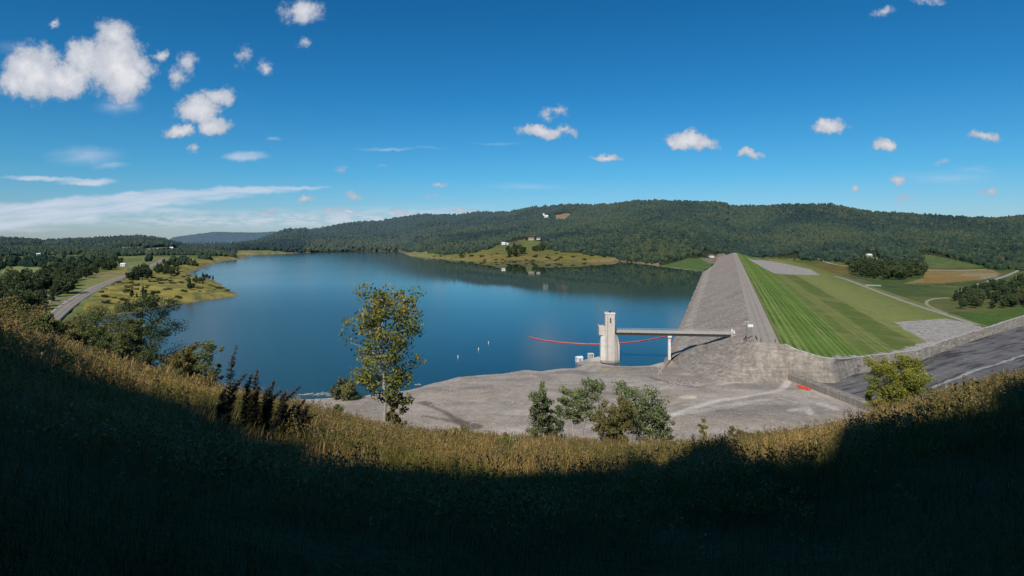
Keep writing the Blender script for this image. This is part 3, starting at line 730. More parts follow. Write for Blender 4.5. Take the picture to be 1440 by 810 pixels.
# ------------------------------------------------------------------ roads draped on the ground
def resample(P, step):
    out = []
    for a_, b_ in zip(P[:-1], P[1:]):
        n = max(1, int(math.dist(a_, b_) / step))
        for i in range(n): out.append((a_[0] + (b_[0] - a_[0]) * i / n, a_[1] + (b_[1] - a_[1]) * i / n))
    out.append(P[-1]); return np.array(out)
def smooth(P, it=3):
    P = [tuple(p) for p in P]
    for _ in range(it):
        Q = [P[0]]
        for a_, b_ in zip(P[:-1], P[1:]): Q += [(a_[0] * .75 + b_[0] * .25, a_[1] * .75 + b_[1] * .25), (a_[0] * .25 + b_[0] * .75, a_[1] * .25 + b_[1] * .75)]
        P = Q + [P[-1]]
    return P
def dam_or_ground(X, Y):
    g = ground(X, Y); t = dam_t(X, Y)
    on = (t > 0) & (t < 176) & (Y > dam_front(t)) & (Y < 1750)
    return np.where(on, np.maximum(g, dam_z(t)), g)
def road(name, P, width, mat, lift=.3, label=None):
    P = resample(smooth(P), 7.0); d = np.gradient(P, axis=0); d /= np.linalg.norm(d, axis=1)[:, None]; nr = np.stack([d[:, 1], -d[:, 0]], 1)
    V = []
    zc = dam_or_ground(P[:, 0], P[:, 1])
    ker = np.ones(13) / 13; zc = np.convolve(np.pad(zc, 6, 'edge'), ker, 'valid')
    sd = np.cumsum(np.r_[0, np.linalg.norm(np.diff(P, axis=0), axis=1)])
    U = []; W = []
    for o in (-1.0, -.9, -.5, 0, .5, .9, 1.0):
        q = P + nr * o * width / 2
        zz = np.maximum(zc, np.convolve(np.pad(dam_or_ground(q[:, 0], q[:, 1]), 3, 'edge'), np.ones(7) / 7, 'valid')) + lift - (.5 if abs(o) == 1 else 0)
        V.append(np.stack([q[:, 0], q[:, 1], zz], 1)); U.append(np.full(len(P), o)); W.append(sd)
    k = 7; V = np.stack(V, 1).reshape(-1, 3); U = np.stack(U, 1).ravel(); W = np.stack(W, 1).ravel(); m = len(P)
    i = np.arange(m - 1)[:, None] * k + np.arange(k - 1)[None]; Q = np.stack([i, i + 1, i + k + 1, i + k], -1).reshape(-1, 4)
    return tag(np_obj(name, V, Q, mat, attrs={'across': U, 'along': W}, smooth=True), kind='structure')
def road_mat(name, col, marks):
    t = NT(name); co = t.n('TexCoord').outputs['Object']; u = t.attr('across').outputs['Fac']; au = t.math('ABSOLUTE', u)
    n = t.noise(co, .2, 6, .7); k = t.math('MULTIPLY', t.mr(n, .3, .7, .85, 1.15), t.mr(t.math('ABSOLUTE', t.math('SUBTRACT', au, .38)), 0, .16, .86, 1))
    c = t.mix(1, tuple(col), t.vm('SCALE', (1, 1, 1), k), 'MULTIPLY')
    if marks:
        c = t.mix(t.mr(au, .80, .84, 0, .6), c, (.24, .21, .17))
        c = t.mix(t.mr(t.math('ABSOLUTE', t.math('SUBTRACT', au, .76)), .022, .03, .85, 0), c, (.6, .58, .54))
        c = t.mix(t.mr(au, .025, .035, .8, 0), c, (.5, .38, .08))
    return t.surf(c, .85, spec=.2)
RP = hitp([(48, 476), (60, 461), (82, 440), (107, 421), (138, 404), (171, 391)]) + hitp([(205, 378.5), (219, 371), (233, 364)])
road('highway', RP, 11, road_mat('old_asphalt', (.26, .225, .19), True), .35)
road('side_road', hitp([(60, 422.5), (76, 423), (90, 422.5), (99, 424)]), 5, road_mat('side_gravel', (.26, .24, .2), False))
GR = road_mat('gravel_track', (.34, .30, .255), False)
road('toe_track', [pt(x, y, -5) for x, y in [(1174, 389), (1192, 393), (1230, 409), (1280, 427.5), (1330, 442.5), (1375, 457)]], 5, GR, .35)
road('curved_track', [pt(x, y, -6) for x, y in [(1334, 418), (1316, 418.5), (1303, 422), (1302, 428), (1312, 434), (1332, 443)]], 3.6, road_mat('pale_track', (.3, .27, .17), False), .35)
road('valley_road', [pt(x, y, -6.3) for x, y in [(1346, 413), (1356, 407), (1380, 398), (1405, 391), (1420, 386), (1432, 380)]], 6, GR, .5)
road('back_road', [pt(x, y, -6) for x, y in [(1078, 361), (1100, 363), (1130, 367), (1190, 374.5), (1250, 377), (1297, 379), (1340, 380), (1385, 379)]], 7, GR, .6)

# ------------------------------------------------------------------ foliage
def leaves(cent, rad, n, size, flat=.8, rg=rng, shell=0., up=.3, jit=.25):
    """leaf quads scattered through ellipsoidal clumps"""
    cent = np.asarray(cent, float); rad = np.asarray(rad, float); m = len(cent)
    idx = np.repeat(np.arange(m), n); N = len(idx)
    v = rg.normal(size=(N, 3)); v /= np.linalg.norm(v, axis=1)[:, None]
    r = rg.random(N) ** (1 / 3.) if not shell else shell + (1 - shell) * rg.random(N)
    p = cent[idx] + v * r[:, None] * rad[idx][:, None] * np.array([1, 1, flat])
    a = rg.normal(size=(N, 3)) + v * .6; a[:, 2] += up; a /= np.linalg.norm(a, axis=1)[:, None]
    b = np.cross(a, rg.normal(size=(N, 3))); b /= np.linalg.norm(b, axis=1)[:, None]; c = np.cross(a, b)
    s = size * (.6 + .8 * rg.random(N))[:, None]
    V = np.stack([p - b * s, p - c * s * .6, p + b * s, p + c * s * .6], 1).reshape(-1, 3)
    P = np.arange(4 * N).reshape(N, 4)
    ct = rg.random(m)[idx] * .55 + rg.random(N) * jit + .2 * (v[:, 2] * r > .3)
    return V, P, np.repeat(np.clip(ct, 0, 1), 4)
def limb_mesh(mb, base, top, r0, r1, wob=.05, n=5, sides=6, rg=random):
    b, t_ = Vector(base), Vector(top); L = (t_ - b).length; pts = []
    for i in range(n + 1):
        f = i / n; p = b.lerp(t_, f)
        if 0 < i < n: p += Vector((rg.uniform(-1, 1), rg.uniform(-1, 1), rg.uniform(-.4, .4))) * L * wob
        pts.append(p)
    mb.tube(pts, [r0 + (r1 - r0) * i / n for i in range(n + 1)], sides); return pts
BARK = plain('bark', (.13, .11, .09), .9, .3, 3, dist=.03); BARKP = plain('pale_bark', (.36, .33, .28), .9, .25, 3, dist=.03); BARKD = plain('dark_bark', (.05, .042, .035), .9)

# far and middle-distance trees: shared meshes
DARKG = [(.018, .034, .017), (.034, .055, .024), (.055, .08, .032), (.08, .105, .038)]
M_FAR = leaf_mat('far_foliage', DARKG, .1, .7)
M_MID = leaf_mat('mid_foliage', [(.025, .042, .02), (.048, .072, .027), (.08, .105, .037), (.12, .135, .045)], .1, .7)
M_OLV = leaf_mat('olive_foliage', [(.06, .065, .025), (.10, .10, .035), (.14, .13, .045), (.18, .15, .05)], .1, .7)
M_RED = leaf_mat('red_foliage', [(.08, .015, .012), (.12, .025, .02), (.15, .04, .02)], .1, .7)
def mid_tree(seed, H, Wd, n=26, lf=90, conif=False, size=.5):
    rg = np.random.default_rng(seed); cs = []; rs = []
    for i in range(n):
        if conif:
            f = rg.random() ** .8; z = H * (.12 + .86 * f); w = Wd * .5 * (1 - f) * 1.0 + .1; a = rg.random() * 6.28; r = w * .6 * math.sqrt(rg.random())
            cs.append((r * math.cos(a), r * math.sin(a), z)); rs.append(w * .45 + .35)
        else:
            v = rg.normal(size=3); v /= np.linalg.norm(v); q = rg.random() ** .4 * .72
            cs.append((v[0] * q * Wd * .5, v[1] * q * Wd * .5, H * .52 + v[2] * q * H * .52)); rs.append(Wd * (.13 + .12 * rg.random()))
    V, P, T = leaves(cs, rs, lf, size, .85, rg, shell=.55)
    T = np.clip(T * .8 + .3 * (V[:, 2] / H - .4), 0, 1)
    return V, P, T
def tree_variant(name, seed, H, Wd, mat, **k):
    V, P, T = mid_tree(seed, H, Wd, **k)
    mt = MB(); random.seed(seed); pts = limb_mesh(mt, (0, 0, -1), (0, 0, H * .75), .28, .08, .02)
    for j in range(4):
        a_ = j * 1.7 + seed; limb_mesh(mt, (0, 0, H * (.25 + .08 * j)), (math.cos(a_) * Wd * .3, math.sin(a_) * Wd * .3, H * (.5 + .08 * j)), .12, .04, .04, 3, 5)
    tm = bpy.data.meshes.new(name + '_trunk'); tm.from_pydata(mt.v, [], mt.f); tm.materials.append(BARK)
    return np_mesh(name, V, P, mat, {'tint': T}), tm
VAR = {'dec': [tree_variant('crown_a', 1, 12, 10, M_MID), tree_variant('crown_b', 2, 13, 9, M_MID, n=30), tree_variant('crown_c', 3, 11, 10, M_MID, n=22), tree_variant('crown_f', 6, 10, 9, M_MID, n=20)],
       'con': [tree_variant('crown_d', 4, 14, 7, M_FAR, conif=True, n=34), tree_variant('crown_e', 5, 13, 8, M_FAR, n=30)],
       'olv': [tree_variant('crown_g', 7, 9, 9, M_OLV, n=18), tree_variant('crown_h', 8, 8, 8, M_OLV, n=18)],
       'red': [tree_variant('crown_r', 9, 12, 8, M_RED, n=20)]}
BUSH = []
for s_, mt_ in ((31, M_MID), (32, M_OLV), (33, M_FAR)):
    cs = []; rg_ = np.random.default_rng(s_)
    for i in range(12): a_ = rg_.random() * 6.28; r_ = rg_.random() ** .5 * 1.6; cs.append((r_ * math.cos(a_), r_ * math.sin(a_), .5 + rg_.random() * .9))
    V, P, T = leaves(cs, [.8] * 12, 60, .22, .8, rg_, .5); BUSH.append(np_mesh('bush_foliage', V, P, mt_, {'tint': T}))
def put_tree(x, y, s, kinds, label, group, i, parts=True, name='tree', cat='tree', rg=random):
    cm, tm = VAR[kinds[i % len(kinds)]][rg.randrange(len(VAR[kinds[i % len(kinds)]]))]
    o = empty(name, (x, y, float(dam_or_ground(np.array([x]), np.array([y]))[0]) - .3), rg.uniform(0, 6.28), label=label, cat=cat, group=group); o.scale = (s * rg.uniform(.85, 1.2), s * rg.uniform(.85, 1.2), s * rg.uniform(.85, 1.15))
    link(bpy.data.objects.new('crown', cm), o)
    if parts: link(bpy.data.objects.new('trunk', tm), o)
FILL = []
def grove(poly, n, s, kinds, label, group, seed, parts=True, mind=.42, avoid=None, z=None, keep=40):
    rg = random.Random(seed); q = hitp(poly) if z is None else [pt(x, y, z) for x, y in poly]; xs = [p[0] for p in q]; ys = [p[1] for p in q]; done = []; tries = 0
    while len(done) < n and tries < n * 120:
        tries += 1; x = rg.uniform(min(xs), max(xs)); y = rg.uniform(min(ys), max(ys))
        if not inside(np.array([x]), np.array([y]), q)[0]: continue
        if any((x - a_) ** 2 + (y - b_) ** 2 < (mind * 9 * s) ** 2 for a_, b_ in done): continue
        if avoid and float(dist_line(np.array([x]), np.array([y]), avoid)[0]) < 12: continue
        if gz(x, y) < .6 and z is None: continue
        done.append((x, y))
    done.sort(key=lambda p: p[1])
    for i, (x, y) in enumerate(done):
        if i < keep: put_tree(x, y, s * rg.uniform(.65, 1.25), kinds, label, group, i, parts, rg=rg)
        else: FILL.append((x, y, s * rg.uniform(.65, 1.25)))
W_ = 'dark leafy tree in the dense wood left of the highway'
grove([(0, 405), (45, 396), (95, 384), (104, 402), (92, 418), (70, 432), (56, 452), (30, 446), (0, 436)], 120, 1.15, ['dec', 'con', 'dec'], W_, 'trees of the wood left of the highway', 1, avoid=RP, keep=58)
grove([(62, 380), (110, 374), (174, 365), (176, 372), (130, 388), (104, 398), (70, 394)], 100, 1.0, ['dec', 'con', 'dec', 'dec'], 'dark tree in the long tree belt beyond the highway and golden verge', 'trees of the belt beyond the highway', 2, avoid=RP, keep=42)
grove([(179, 385), (210, 383), (212, 394), (180, 394)], 24, 1.0, ['con'], 'dark evergreen in the compact clump beside the highway on the peninsula', 'evergreen clump on the peninsula', 3, avoid=RP, keep=16)
grove([(212, 372), (255, 368), (250, 388), (214, 388)], 40, .9, ['dec', 'con'], 'tree in the grove at the neck of the golden peninsula', 'grove on the peninsula neck', 4, avoid=RP, keep=20)
grove([(262, 398), (290, 394), (290, 406), (265, 409)], 12, .55, ['con', 'dec'], 'small dark tree in the clump near the peninsula tip', 'clump near the peninsula tip', 5)
grove([(176, 414), (214, 412), (216, 419), (178, 420)], 10, .5, ['con'], 'low dark conifer in the hedge on the golden peninsula field', 'low conifers on the peninsula', 6)
grove([(282, 386), (304, 388), (304, 395), (286, 391)], 7, .55, ['con'], 'dark small tree on the peninsula shore bluff', 'trees on the shore bluff', 7)
grove([(1197, 376), (1298, 376), (1300, 386), (1292, 392), (1240, 395), (1200, 388)], 130, 1.8, ['dec', 'con', 'dec', 'dec'], 'dark tree in the isolated dense copse below the dam', 'trees of the copse below the dam', 8, z=-6.5, keep=42)
grove([(1332, 436), (1340, 420), (1372, 408), (1440, 396), (1500, 392), (1500, 432), (1400, 438)], 170, .95, ['dec', 'con', 'dec', 'dec', 'olv'], 'tree in the loose wood at the right edge beyond the spillway', 'wood beyond the spillway', 9, z=-6.5, keep=60)
grove([(702, 357), (714, 350), (737, 350), (738, 361), (715, 362)], 22, 1.5, ['dec', 'con', 'dec', 'olv'], 'tree in the clump on the golden far shore', 'clump on the far shore', 10, keep=14)
grove([(748, 350), (780, 349), (782, 353), (750, 354)], 14, 1.4, ['dec'], 'tree in the short row behind the golden far shore', 'tree row behind the far shore', 11)
h_ = hit(741, 338)
put_tree(h_[0], h_[1], 1.25, ['red'], 'dark red leaved tree beside the grey farmhouse on the far hill', None, 0, True, 'red_tree')
# scattered bushes on the peninsula
rg = random.Random(77); penq = hitp([(118, 432), (150, 404), (176, 390), (232, 372), (290, 398), (330, 412), (200, 440), (150, 450)]); xs = [p[0] for p in penq]; ys = [p[1] for p in penq]; c_ = 0
while c_ < 75:
    x = rg.uniform(min(xs), max(xs)); y = rg.uniform(min(ys), max(ys)) if rg.random() < .4 else rg.uniform(min(ys), 750)
    if not inside(np.array([x]), np.array([y]), penq)[0] or float(dist_line(np.array([x]), np.array([y]), RP)[0]) < 9: continue
    z = gz(x, y)
    if z < .5: continue
    o = bpy.data.objects.new('bush', BUSH[rg.randrange(3)]); o.location = (x, y, z - .2); s = rg.uniform(.6, 1.5); o.scale = (s * 1.3, s * 1.3, s); o.rotation_euler = (0, 0, rg.uniform(0, 6))
    tag(link(o), 'low dark bush dotted on the golden grass of the peninsula', 'bush', 'bushes dotted over the peninsula'); c_ += 1

# ------------------------------------------------------------------ forest covering the hills (stuff)
def crown_proto(seed, con=False):
    rg = np.random.default_rng(seed); bm = bmesh.new(); bmesh.ops.create_icosphere(bm, subdivisions=3, radius=1)
    off = rg.random(3) * 50
    for v in bm.verts:
        c = v.co.copy()
        n = float(vnoise(np.array([c.x * 2.2 + off[0] + c.z]), np.array([c.y * 2.2 + off[1] + c.z * 1.7]), seed)[0]) + .6 * float(vnoise(np.array([c.x * 5 + off[1] + c.z * 3]), np.array([c.y * 5 + off[0] - c.z * 4]), seed + 5)[0])
        r = .55 + n * .5
        if con: v.co = Vector((c.x * r * .75 * (1 - max(c.z, -.2) * .75), c.y * r * .75 * (1 - max(c.z, -.2) * .75), c.z * 1.25))
        else: v.co = Vector((c.x * r, c.y * r, c.z * r * .95))
    me = bpy.data.meshes.new('crown_shape'); bm.to_mesh(me); bm.free(); return me
def forest_mat():
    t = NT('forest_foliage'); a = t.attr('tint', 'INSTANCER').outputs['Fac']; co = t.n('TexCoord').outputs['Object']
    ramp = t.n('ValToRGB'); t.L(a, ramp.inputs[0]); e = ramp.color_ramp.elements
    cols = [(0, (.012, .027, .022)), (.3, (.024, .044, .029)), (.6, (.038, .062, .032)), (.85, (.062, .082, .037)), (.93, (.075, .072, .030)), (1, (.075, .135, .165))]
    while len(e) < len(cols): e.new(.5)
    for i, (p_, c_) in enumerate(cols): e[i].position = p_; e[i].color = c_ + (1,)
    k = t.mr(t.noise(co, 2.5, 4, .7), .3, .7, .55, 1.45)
    c = t.mix(1, ramp.outputs[0], t.vm('SCALE', (1, 1, 1), k), 'MULTIPLY'); c = t.mix(t.attr('hz', 'INSTANCER').outputs['Fac'], c, (.09, .135, .17))  # distance haze painted into the foliage as a blue mix
    return t.surf(c, .9, t.bump(t.noise(co, 5, 4, .7), 1, .6), spec=.1)
MF = forest_mat()
proto = bpy.data.collections.new('crown_shapes')
for s_, cn in ((3, False), (4, False), (5, False), (6, True)):
    me = crown_proto(s_, cn); me.materials.append(MF); proto.objects.link(bpy.data.objects.new('crown_shape', me))
def forest(name, X, Y, Z, S, T, col_=None):
    me = bpy.data.meshes.new(name); me.vertices.add(len(X)); me.vertices.foreach_set('co', np.stack([X, Y, Z], 1).astype(np.float32).ravel())
    a = me.attributes.new('sc', 'FLOAT_VECTOR', 'POINT'); a.data.foreach_set('vector', np.asarray(S, np.float32).ravel())
    a = me.attributes.new('tint', 'FLOAT', 'POINT'); a.data.foreach_set('value', np.asarray(T, np.float32))
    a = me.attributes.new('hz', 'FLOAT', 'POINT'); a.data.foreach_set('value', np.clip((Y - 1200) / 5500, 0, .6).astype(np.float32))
    o = link(bpy.data.objects.new(name, me)); tag(o, kind='stuff')
    g = bpy.data.node_groups.new(name, 'GeometryNodeTree'); g.interface.new_socket('Geometry', in_out='INPUT', socket_type='NodeSocketGeometry'); g.interface.new_socket('Geometry', in_out='OUTPUT', socket_type='NodeSocketGeometry')
    N = g.nodes; i = N.new('NodeGroupInput'); u = N.new('NodeGroupOutput'); ip = N.new('GeometryNodeInstanceOnPoints'); ci = N.new('GeometryNodeCollectionInfo')
    ci.inputs['Collection'].default_value = col_ or proto; ci.inputs['Separate Children'].default_value = True; ci.inputs['Reset Children'].default_value = True
    at = N.new('GeometryNodeInputNamedAttribute'); at.data_type = 'FLOAT_VECTOR'; at.inputs['Name'].default_value = 'sc'
    rv = N.new('FunctionNodeRandomValue'); rv.data_type = 'FLOAT_VECTOR'; rv.inputs[0].default_value = (-.15, -.15, 0); rv.inputs[1].default_value = (.15, .15, 6.28)
    ip.inputs['Pick Instance'].default_value = True
    l = g.links.new; l(i.outputs[0], ip.inputs['Points']); l(ci.outputs[0], ip.inputs['Instance']); l(at.outputs[0], ip.inputs['Scale']); l(rv.outputs[0], ip.inputs['Rotation']); l(ip.outputs[0], u.inputs[0])
    md = o.modifiers.new('trees', 'NODES'); md.node_group = g
    return o
HOUSE_PX = [(768, 306), (764.5, 303.5), (1222, 362), (1228, 366), (74, 363), (173, 374.5), (27, 357), (110, 357), (232, 354), (222, 353), (212, 354.5), (258, 352), (186, 351.5), (241, 351), (205, 347), (52, 360), (140, 359), (95, 355), (268, 354), (247, 355)]
def scatter_hills():
    n = 150000
    px = rng.uniform(-170, 1620, n); D = np.where(px < 330, 3000, tab(px, M_D)); Y0 = np.where(px < 330, tab(px, [(-170, 860), (60, 900), (110, 1000), (170, 1200)]), tab(px, M_Y0))
    f = rng.random(n) ** .75; Y = Y0 + (D + 60 - Y0) * f; X = (px - 720) / F * Y
    Y = Y + 0
    keep = rng.random(n) < np.clip(Y / 2600, .25, 1)
    px, X, Y, f, D, Y0 = [a[keep] for a in (px, X, Y, f, D, Y0)]
    Z = ground(X, Y); ok = (Z > 1.5) | ((px > 1040) & (Z > -8))
    ok &= ~((dam_t(X, Y) > -60) & (dam_t(X, Y) < 175) & (Y < 1760))
    for poly in [[(560, 353.5), (596, 361), (650, 358.5), (684, 352), (698, 345), (716, 340), (728, 335), (760, 335), (766, 345), (750, 349), (790, 355), (830, 359.5), (873, 363.5), (868, 369), (720, 372), (590, 364)],
                 [(778, 303), (800, 299), (806, 303), (795, 312), (782, 313)], [(798, 298), (816, 294.5), (812, 300.5)], [(764, 303), (774, 303), (776, 309), (762, 309)],
                 [(905, 374), (925, 374), (960, 365), (985, 359), (1005, 358), (1000, 378), (985, 385)], [(985, 364), (1006, 357), (1040, 357), (1030, 362)],
                 [(1075, 360), (1190, 370), (1192, 378), (1075, 368)], [(1212, 353), (1236, 354), (1236, 367), (1212, 367)], [(1285, 352), (1305, 354), (1350, 366), (1385, 374), (1400, 382), (1290, 381), (1297, 366)],
                 [(42, 345), (52, 343.8), (92, 344.2), (95, 348.5), (60, 350)], [(8, 375), (56, 376), (52, 383), (0, 384)], [(5, 363), (36, 362), (34, 368), (0, 369)], [(88, 359), (118, 358), (116, 366), (88, 366)], [(162, 361), (205, 359), (205, 369), (165, 371)],
                 [(168, 347), (202, 348), (198, 353), (170, 353)], [(203, 349), (255, 349), (250, 354), (203, 354)], [(116, 366), (147, 366), (147, 372), (108, 373)], [(50, 360), (85, 360), (80, 366), (52, 366)]]:
        q = hitp(poly)
        if len(q) > 2: ok &= ~inside(X, Y, q)
    # thin belts on the left plain
    pl = (px < 330) & (Y < 1750)
    ok &= ~(pl & (fbm(X / 110, Y / 110, 3, 101) < np.where(Y < 1300, .57, .54)))
    ok &= ~((px < 330) & (dist_line(X, Y, LAKE, True) < 9)) & ~((px < 330) & (dist_line(X, Y, RP) < 20))
    for hx, hy in HOUSE_PX:
        q = hit(hx, hy)
        if q: ok &= ~((np.abs(X - q[0]) < 13 + q[1] * .002) & (Y > q[1] - 75) & (Y < q[1] + 12))
    X, Y, Z, px, D, Y0 = [a[ok] for a in (X, Y, Z, px, D, Y0)]
    n = len(X); r = (2.9 + 4.4 * rng.random(n) ** 1.4) * np.clip(Y / 2300, .95, 1.5)
    S = np.stack([r, r, r * (.95 + .5 * rng.random(n))], 1)
    N = fbm(X / 170, Y / 170, 4, 111); T = np.clip(.42 + (N - .5) * 1.5 + rng.normal(size=n) * .19, 0, .88)
    T = np.where((rng.random(n) < .02), .9, T)
    aut = ((fbm(X / 90, Y / 90, 3, 113) > .66) & (rng.random(n) < .35)); T = np.where(aut, .91, T)
    T = np.where((px > 330) & (px < 428) & (Y < 2900), T * .12, T)  # cloud shadow on this slope painted in as a darker tint
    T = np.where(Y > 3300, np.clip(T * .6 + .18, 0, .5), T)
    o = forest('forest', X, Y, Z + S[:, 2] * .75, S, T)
    # distant ranges, haze painted in as a blue tint
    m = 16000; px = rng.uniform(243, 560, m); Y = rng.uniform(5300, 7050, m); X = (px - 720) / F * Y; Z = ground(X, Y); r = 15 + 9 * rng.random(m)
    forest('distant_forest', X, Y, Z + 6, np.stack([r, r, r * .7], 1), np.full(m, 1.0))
scatter_hills()
wp = bpy.data.collections.new('wood_crowns')
for cm_, tm_ in VAR['dec'] + VAR['con']: wp.objects.link(bpy.data.objects.new('wood_crown', cm_))
fa = np.array(FILL); forest('woodland', fa[:, 0], fa[:, 1], dam_or_ground(fa[:, 0], fa[:, 1]) - .3, np.repeat(fa[:, 2:3], 3, 1), np.full(len(fa), .5), wp)

# ------------------------------------------------------------------ houses
WH = plain('white_clapboard', (.72, .72, .70), .6, .08); RF = plain('grey_shingle', (.16, .15, .15)); RFW = plain('white_sheet_roof', (.75, .76, .78), .4, .06); GL = plain('window_glass', (.02, .03, .04), .15); TAN = plain('tan_siding', (.42, .36, .28)); RDB = plain('barn_red', (.25, .05, .04))
def house(px, py, w, d, h, wm, rm, label, rz=0, name='house', z=None, group=None, cat='house', lift=0):
    q = hit(px, py) if z is None else (*pt(px, py, z), z)
    if q is None: return
    o = empty(name, (q[0], q[1], q[2] + lift), rz, label=label, cat=cat, group=group)
    MB().box(-w / 2, w / 2, -d / 2, d / 2, -3, h).build('wall', wm, o)
    e = .5; hh = h + min(w, d) * .38
    MB().add([(-w / 2 - e, -d / 2 - e, h - .1), (w / 2 + e, -d / 2 - e, h - .1), (w / 2 + e, d / 2 + e, h - .1), (-w / 2 - e, d / 2 + e, h - .1), (-w / 2 - e, 0, hh), (w / 2 + e, 0, hh)], [(0, 1, 5, 4), (2, 3, 4, 5), (0, 4, 3), (1, 2, 5), (0, 3, 2, 1)]).build('roof', rm, o)
    k = max(2, int(w / 3.5))
    for i in range(k):
        x = -w / 2 + w * (i + .5) / k
        MB().box(x - .55, x + .55, -d / 2 - .06, -d / 2 - .01, h * .45, h * .45 + 1.3).build('window', GL, o)
house(768, 306, 17, 11, 8, WH, RFW, 'large white house alone high on the wooded hill', .2)
house(764.5, 303.5, 7, 6, 9, WH, RFW, 'small white outbuilding just left of the white hilltop house', .1)
house(708, 344, 12, 9, 5, WH, RFW, 'white barn on the far shore left of the tree clump', .1, name='barn', cat='barn')
house(713.5, 344, 6, 6, 3.5, WH, RFW, 'small white shed just right of the white far shore barn', .1, name='shed', cat='shed')
house(747, 337.5, 20, 10, 5, TAN, RF, 'grey roofed farmhouse on the slope beside the dark red tree', -.1)
house(757, 337, 12, 9, 4, WH, RF, 'low pale house at the right end of the hillside farm', .1)
house(1222, 362, 13, 9, 6, TAN, RFW, 'pale yellowish house among trees above the copse below the dam', .2)
house(1228, 366, 16, 10, 4, TAN, RF, 'low tan house with grey roof in front of the pale yellowish house', -.2)
house(1000, 361.5, 14, 8, 4, WH, RF, 'small pale building by the far end of the dam', .3)
vl = [(74, 363, 'small white farmhouse on the left plain beside a green field'), (173, 374.5, 'white house beside the highway at the tree belt'), (27, 357, 'white house at the far left edge of the plain'), (110, 357, 'white farm building on the plain below the left ridge'),
      (232, 354, 'white village house right of the pale lot, nearest the lake'), (222, 353, 'white village house in the middle of the village row'), (212, 354.5, 'white village house at the left end of the row'), (258, 352, 'white house at the right end of the distant village'), (186, 351.5, 'long pale building on the cleared lot of the village'), (241, 351, 'small white house behind the village row'), (205, 347, 'small white house up the wooded slope over the village'), (52, 360, 'white farmhouse between tree belts left of the green field'), (140, 359, 'white house alone in the middle of the left plain'), (95, 355, 'small white house under the foot of the left ridge'), (268, 354, 'white house by the water at the far lake end'), (247, 355, 'white village house in front of the small one behind the row')]
for i, (x, y, lb) in enumerate(vl): house(x, y, (4 + 1.5 * (i % 3)) * hit(x, y)[1] / F, 2.6 * hit(x, y)[1] / F + 2, 2.2 * hit(x, y)[1] / F + 1, WH, RFW if i % 2 else RF, lb, .3 * (i % 4), group='scattered white houses of the left valley')

# vehicle on the far end of the crest
vx, vy = float(dam_x(np.array(-6.), 1640.)), 1640.
o = empty('pickup_truck', (vx, vy, 17.05), .25, label='white truck parked at the far end of the dam crest', cat='truck')
MB().box(-1.1, 1.1, -3, 3, .5, 1.3).build('body', WH, o, bevel=.1); MB().box(-1, 1, -.9, 1.3, 1.305, 2.3).build('cab', WH, o, bevel=.2); MB().box(-.9, .9, -.96, -.915, 1.4, 2.1).build('window', GL, o)
for x in (-1, 1):
    for y in (-1.9, 1.9): MB().tube([(x - .12, y, .42), (x + .12, y, .42)], .42, 12).build('wheel', CDK, o)
# footbridge over the creek
q = (*pt(1228, 403, -6.3), -6.3)
o = empty('footbridge', q, math.radians(-32), label='low pale footbridge over the creek beside the gravel track', cat='bridge')
MB().box(-9, 9, -1.4, 1.4, .9, 1.25).build('deck', CW, o)
for y in (-1.4, 1.4):
    m = MB().box(-9, 9, y - .06, y + .06, 2.1, 2.25)
    for x in np.arange(-9, 9.1, 3): m.box(x - .06, x + .06, y - .05, y + .05, 1.25, 2.1)
    m.build('railing', CW, o)
# driftwood along the near shore
for i in range(7):
    px, py = [(428, 555), (437, 554), (446, 555.5), (452, 553), (459, 554), (466, 556), (588, 541)][i]; p = pt(px, py, .15); a_ = random.uniform(-.4, .4); L = random.uniform(.7, 2.2)
    mb = MB(); limb_mesh(mb, (-L, 0, 0), (L, 0, .1), .12, .06, .04)
    limb_mesh(mb, (0, 0, .1), (L * .4, .6, .6), .1, .04, .04, 3, 5)
    o = mb.build('driftwood_log', plain('bleached_wood', (.5, .46, .4)), None); o.location = (p[0], p[1], .15); o.rotation_euler = (0, 0, a_)
    tag(o, 'bleached driftwood log floating at the near shore by the small bush' if i < 6 else 'bleached log lying at the waterline right of the tall poplar', 'log', 'driftwood at the near shore' if i < 6 else None)

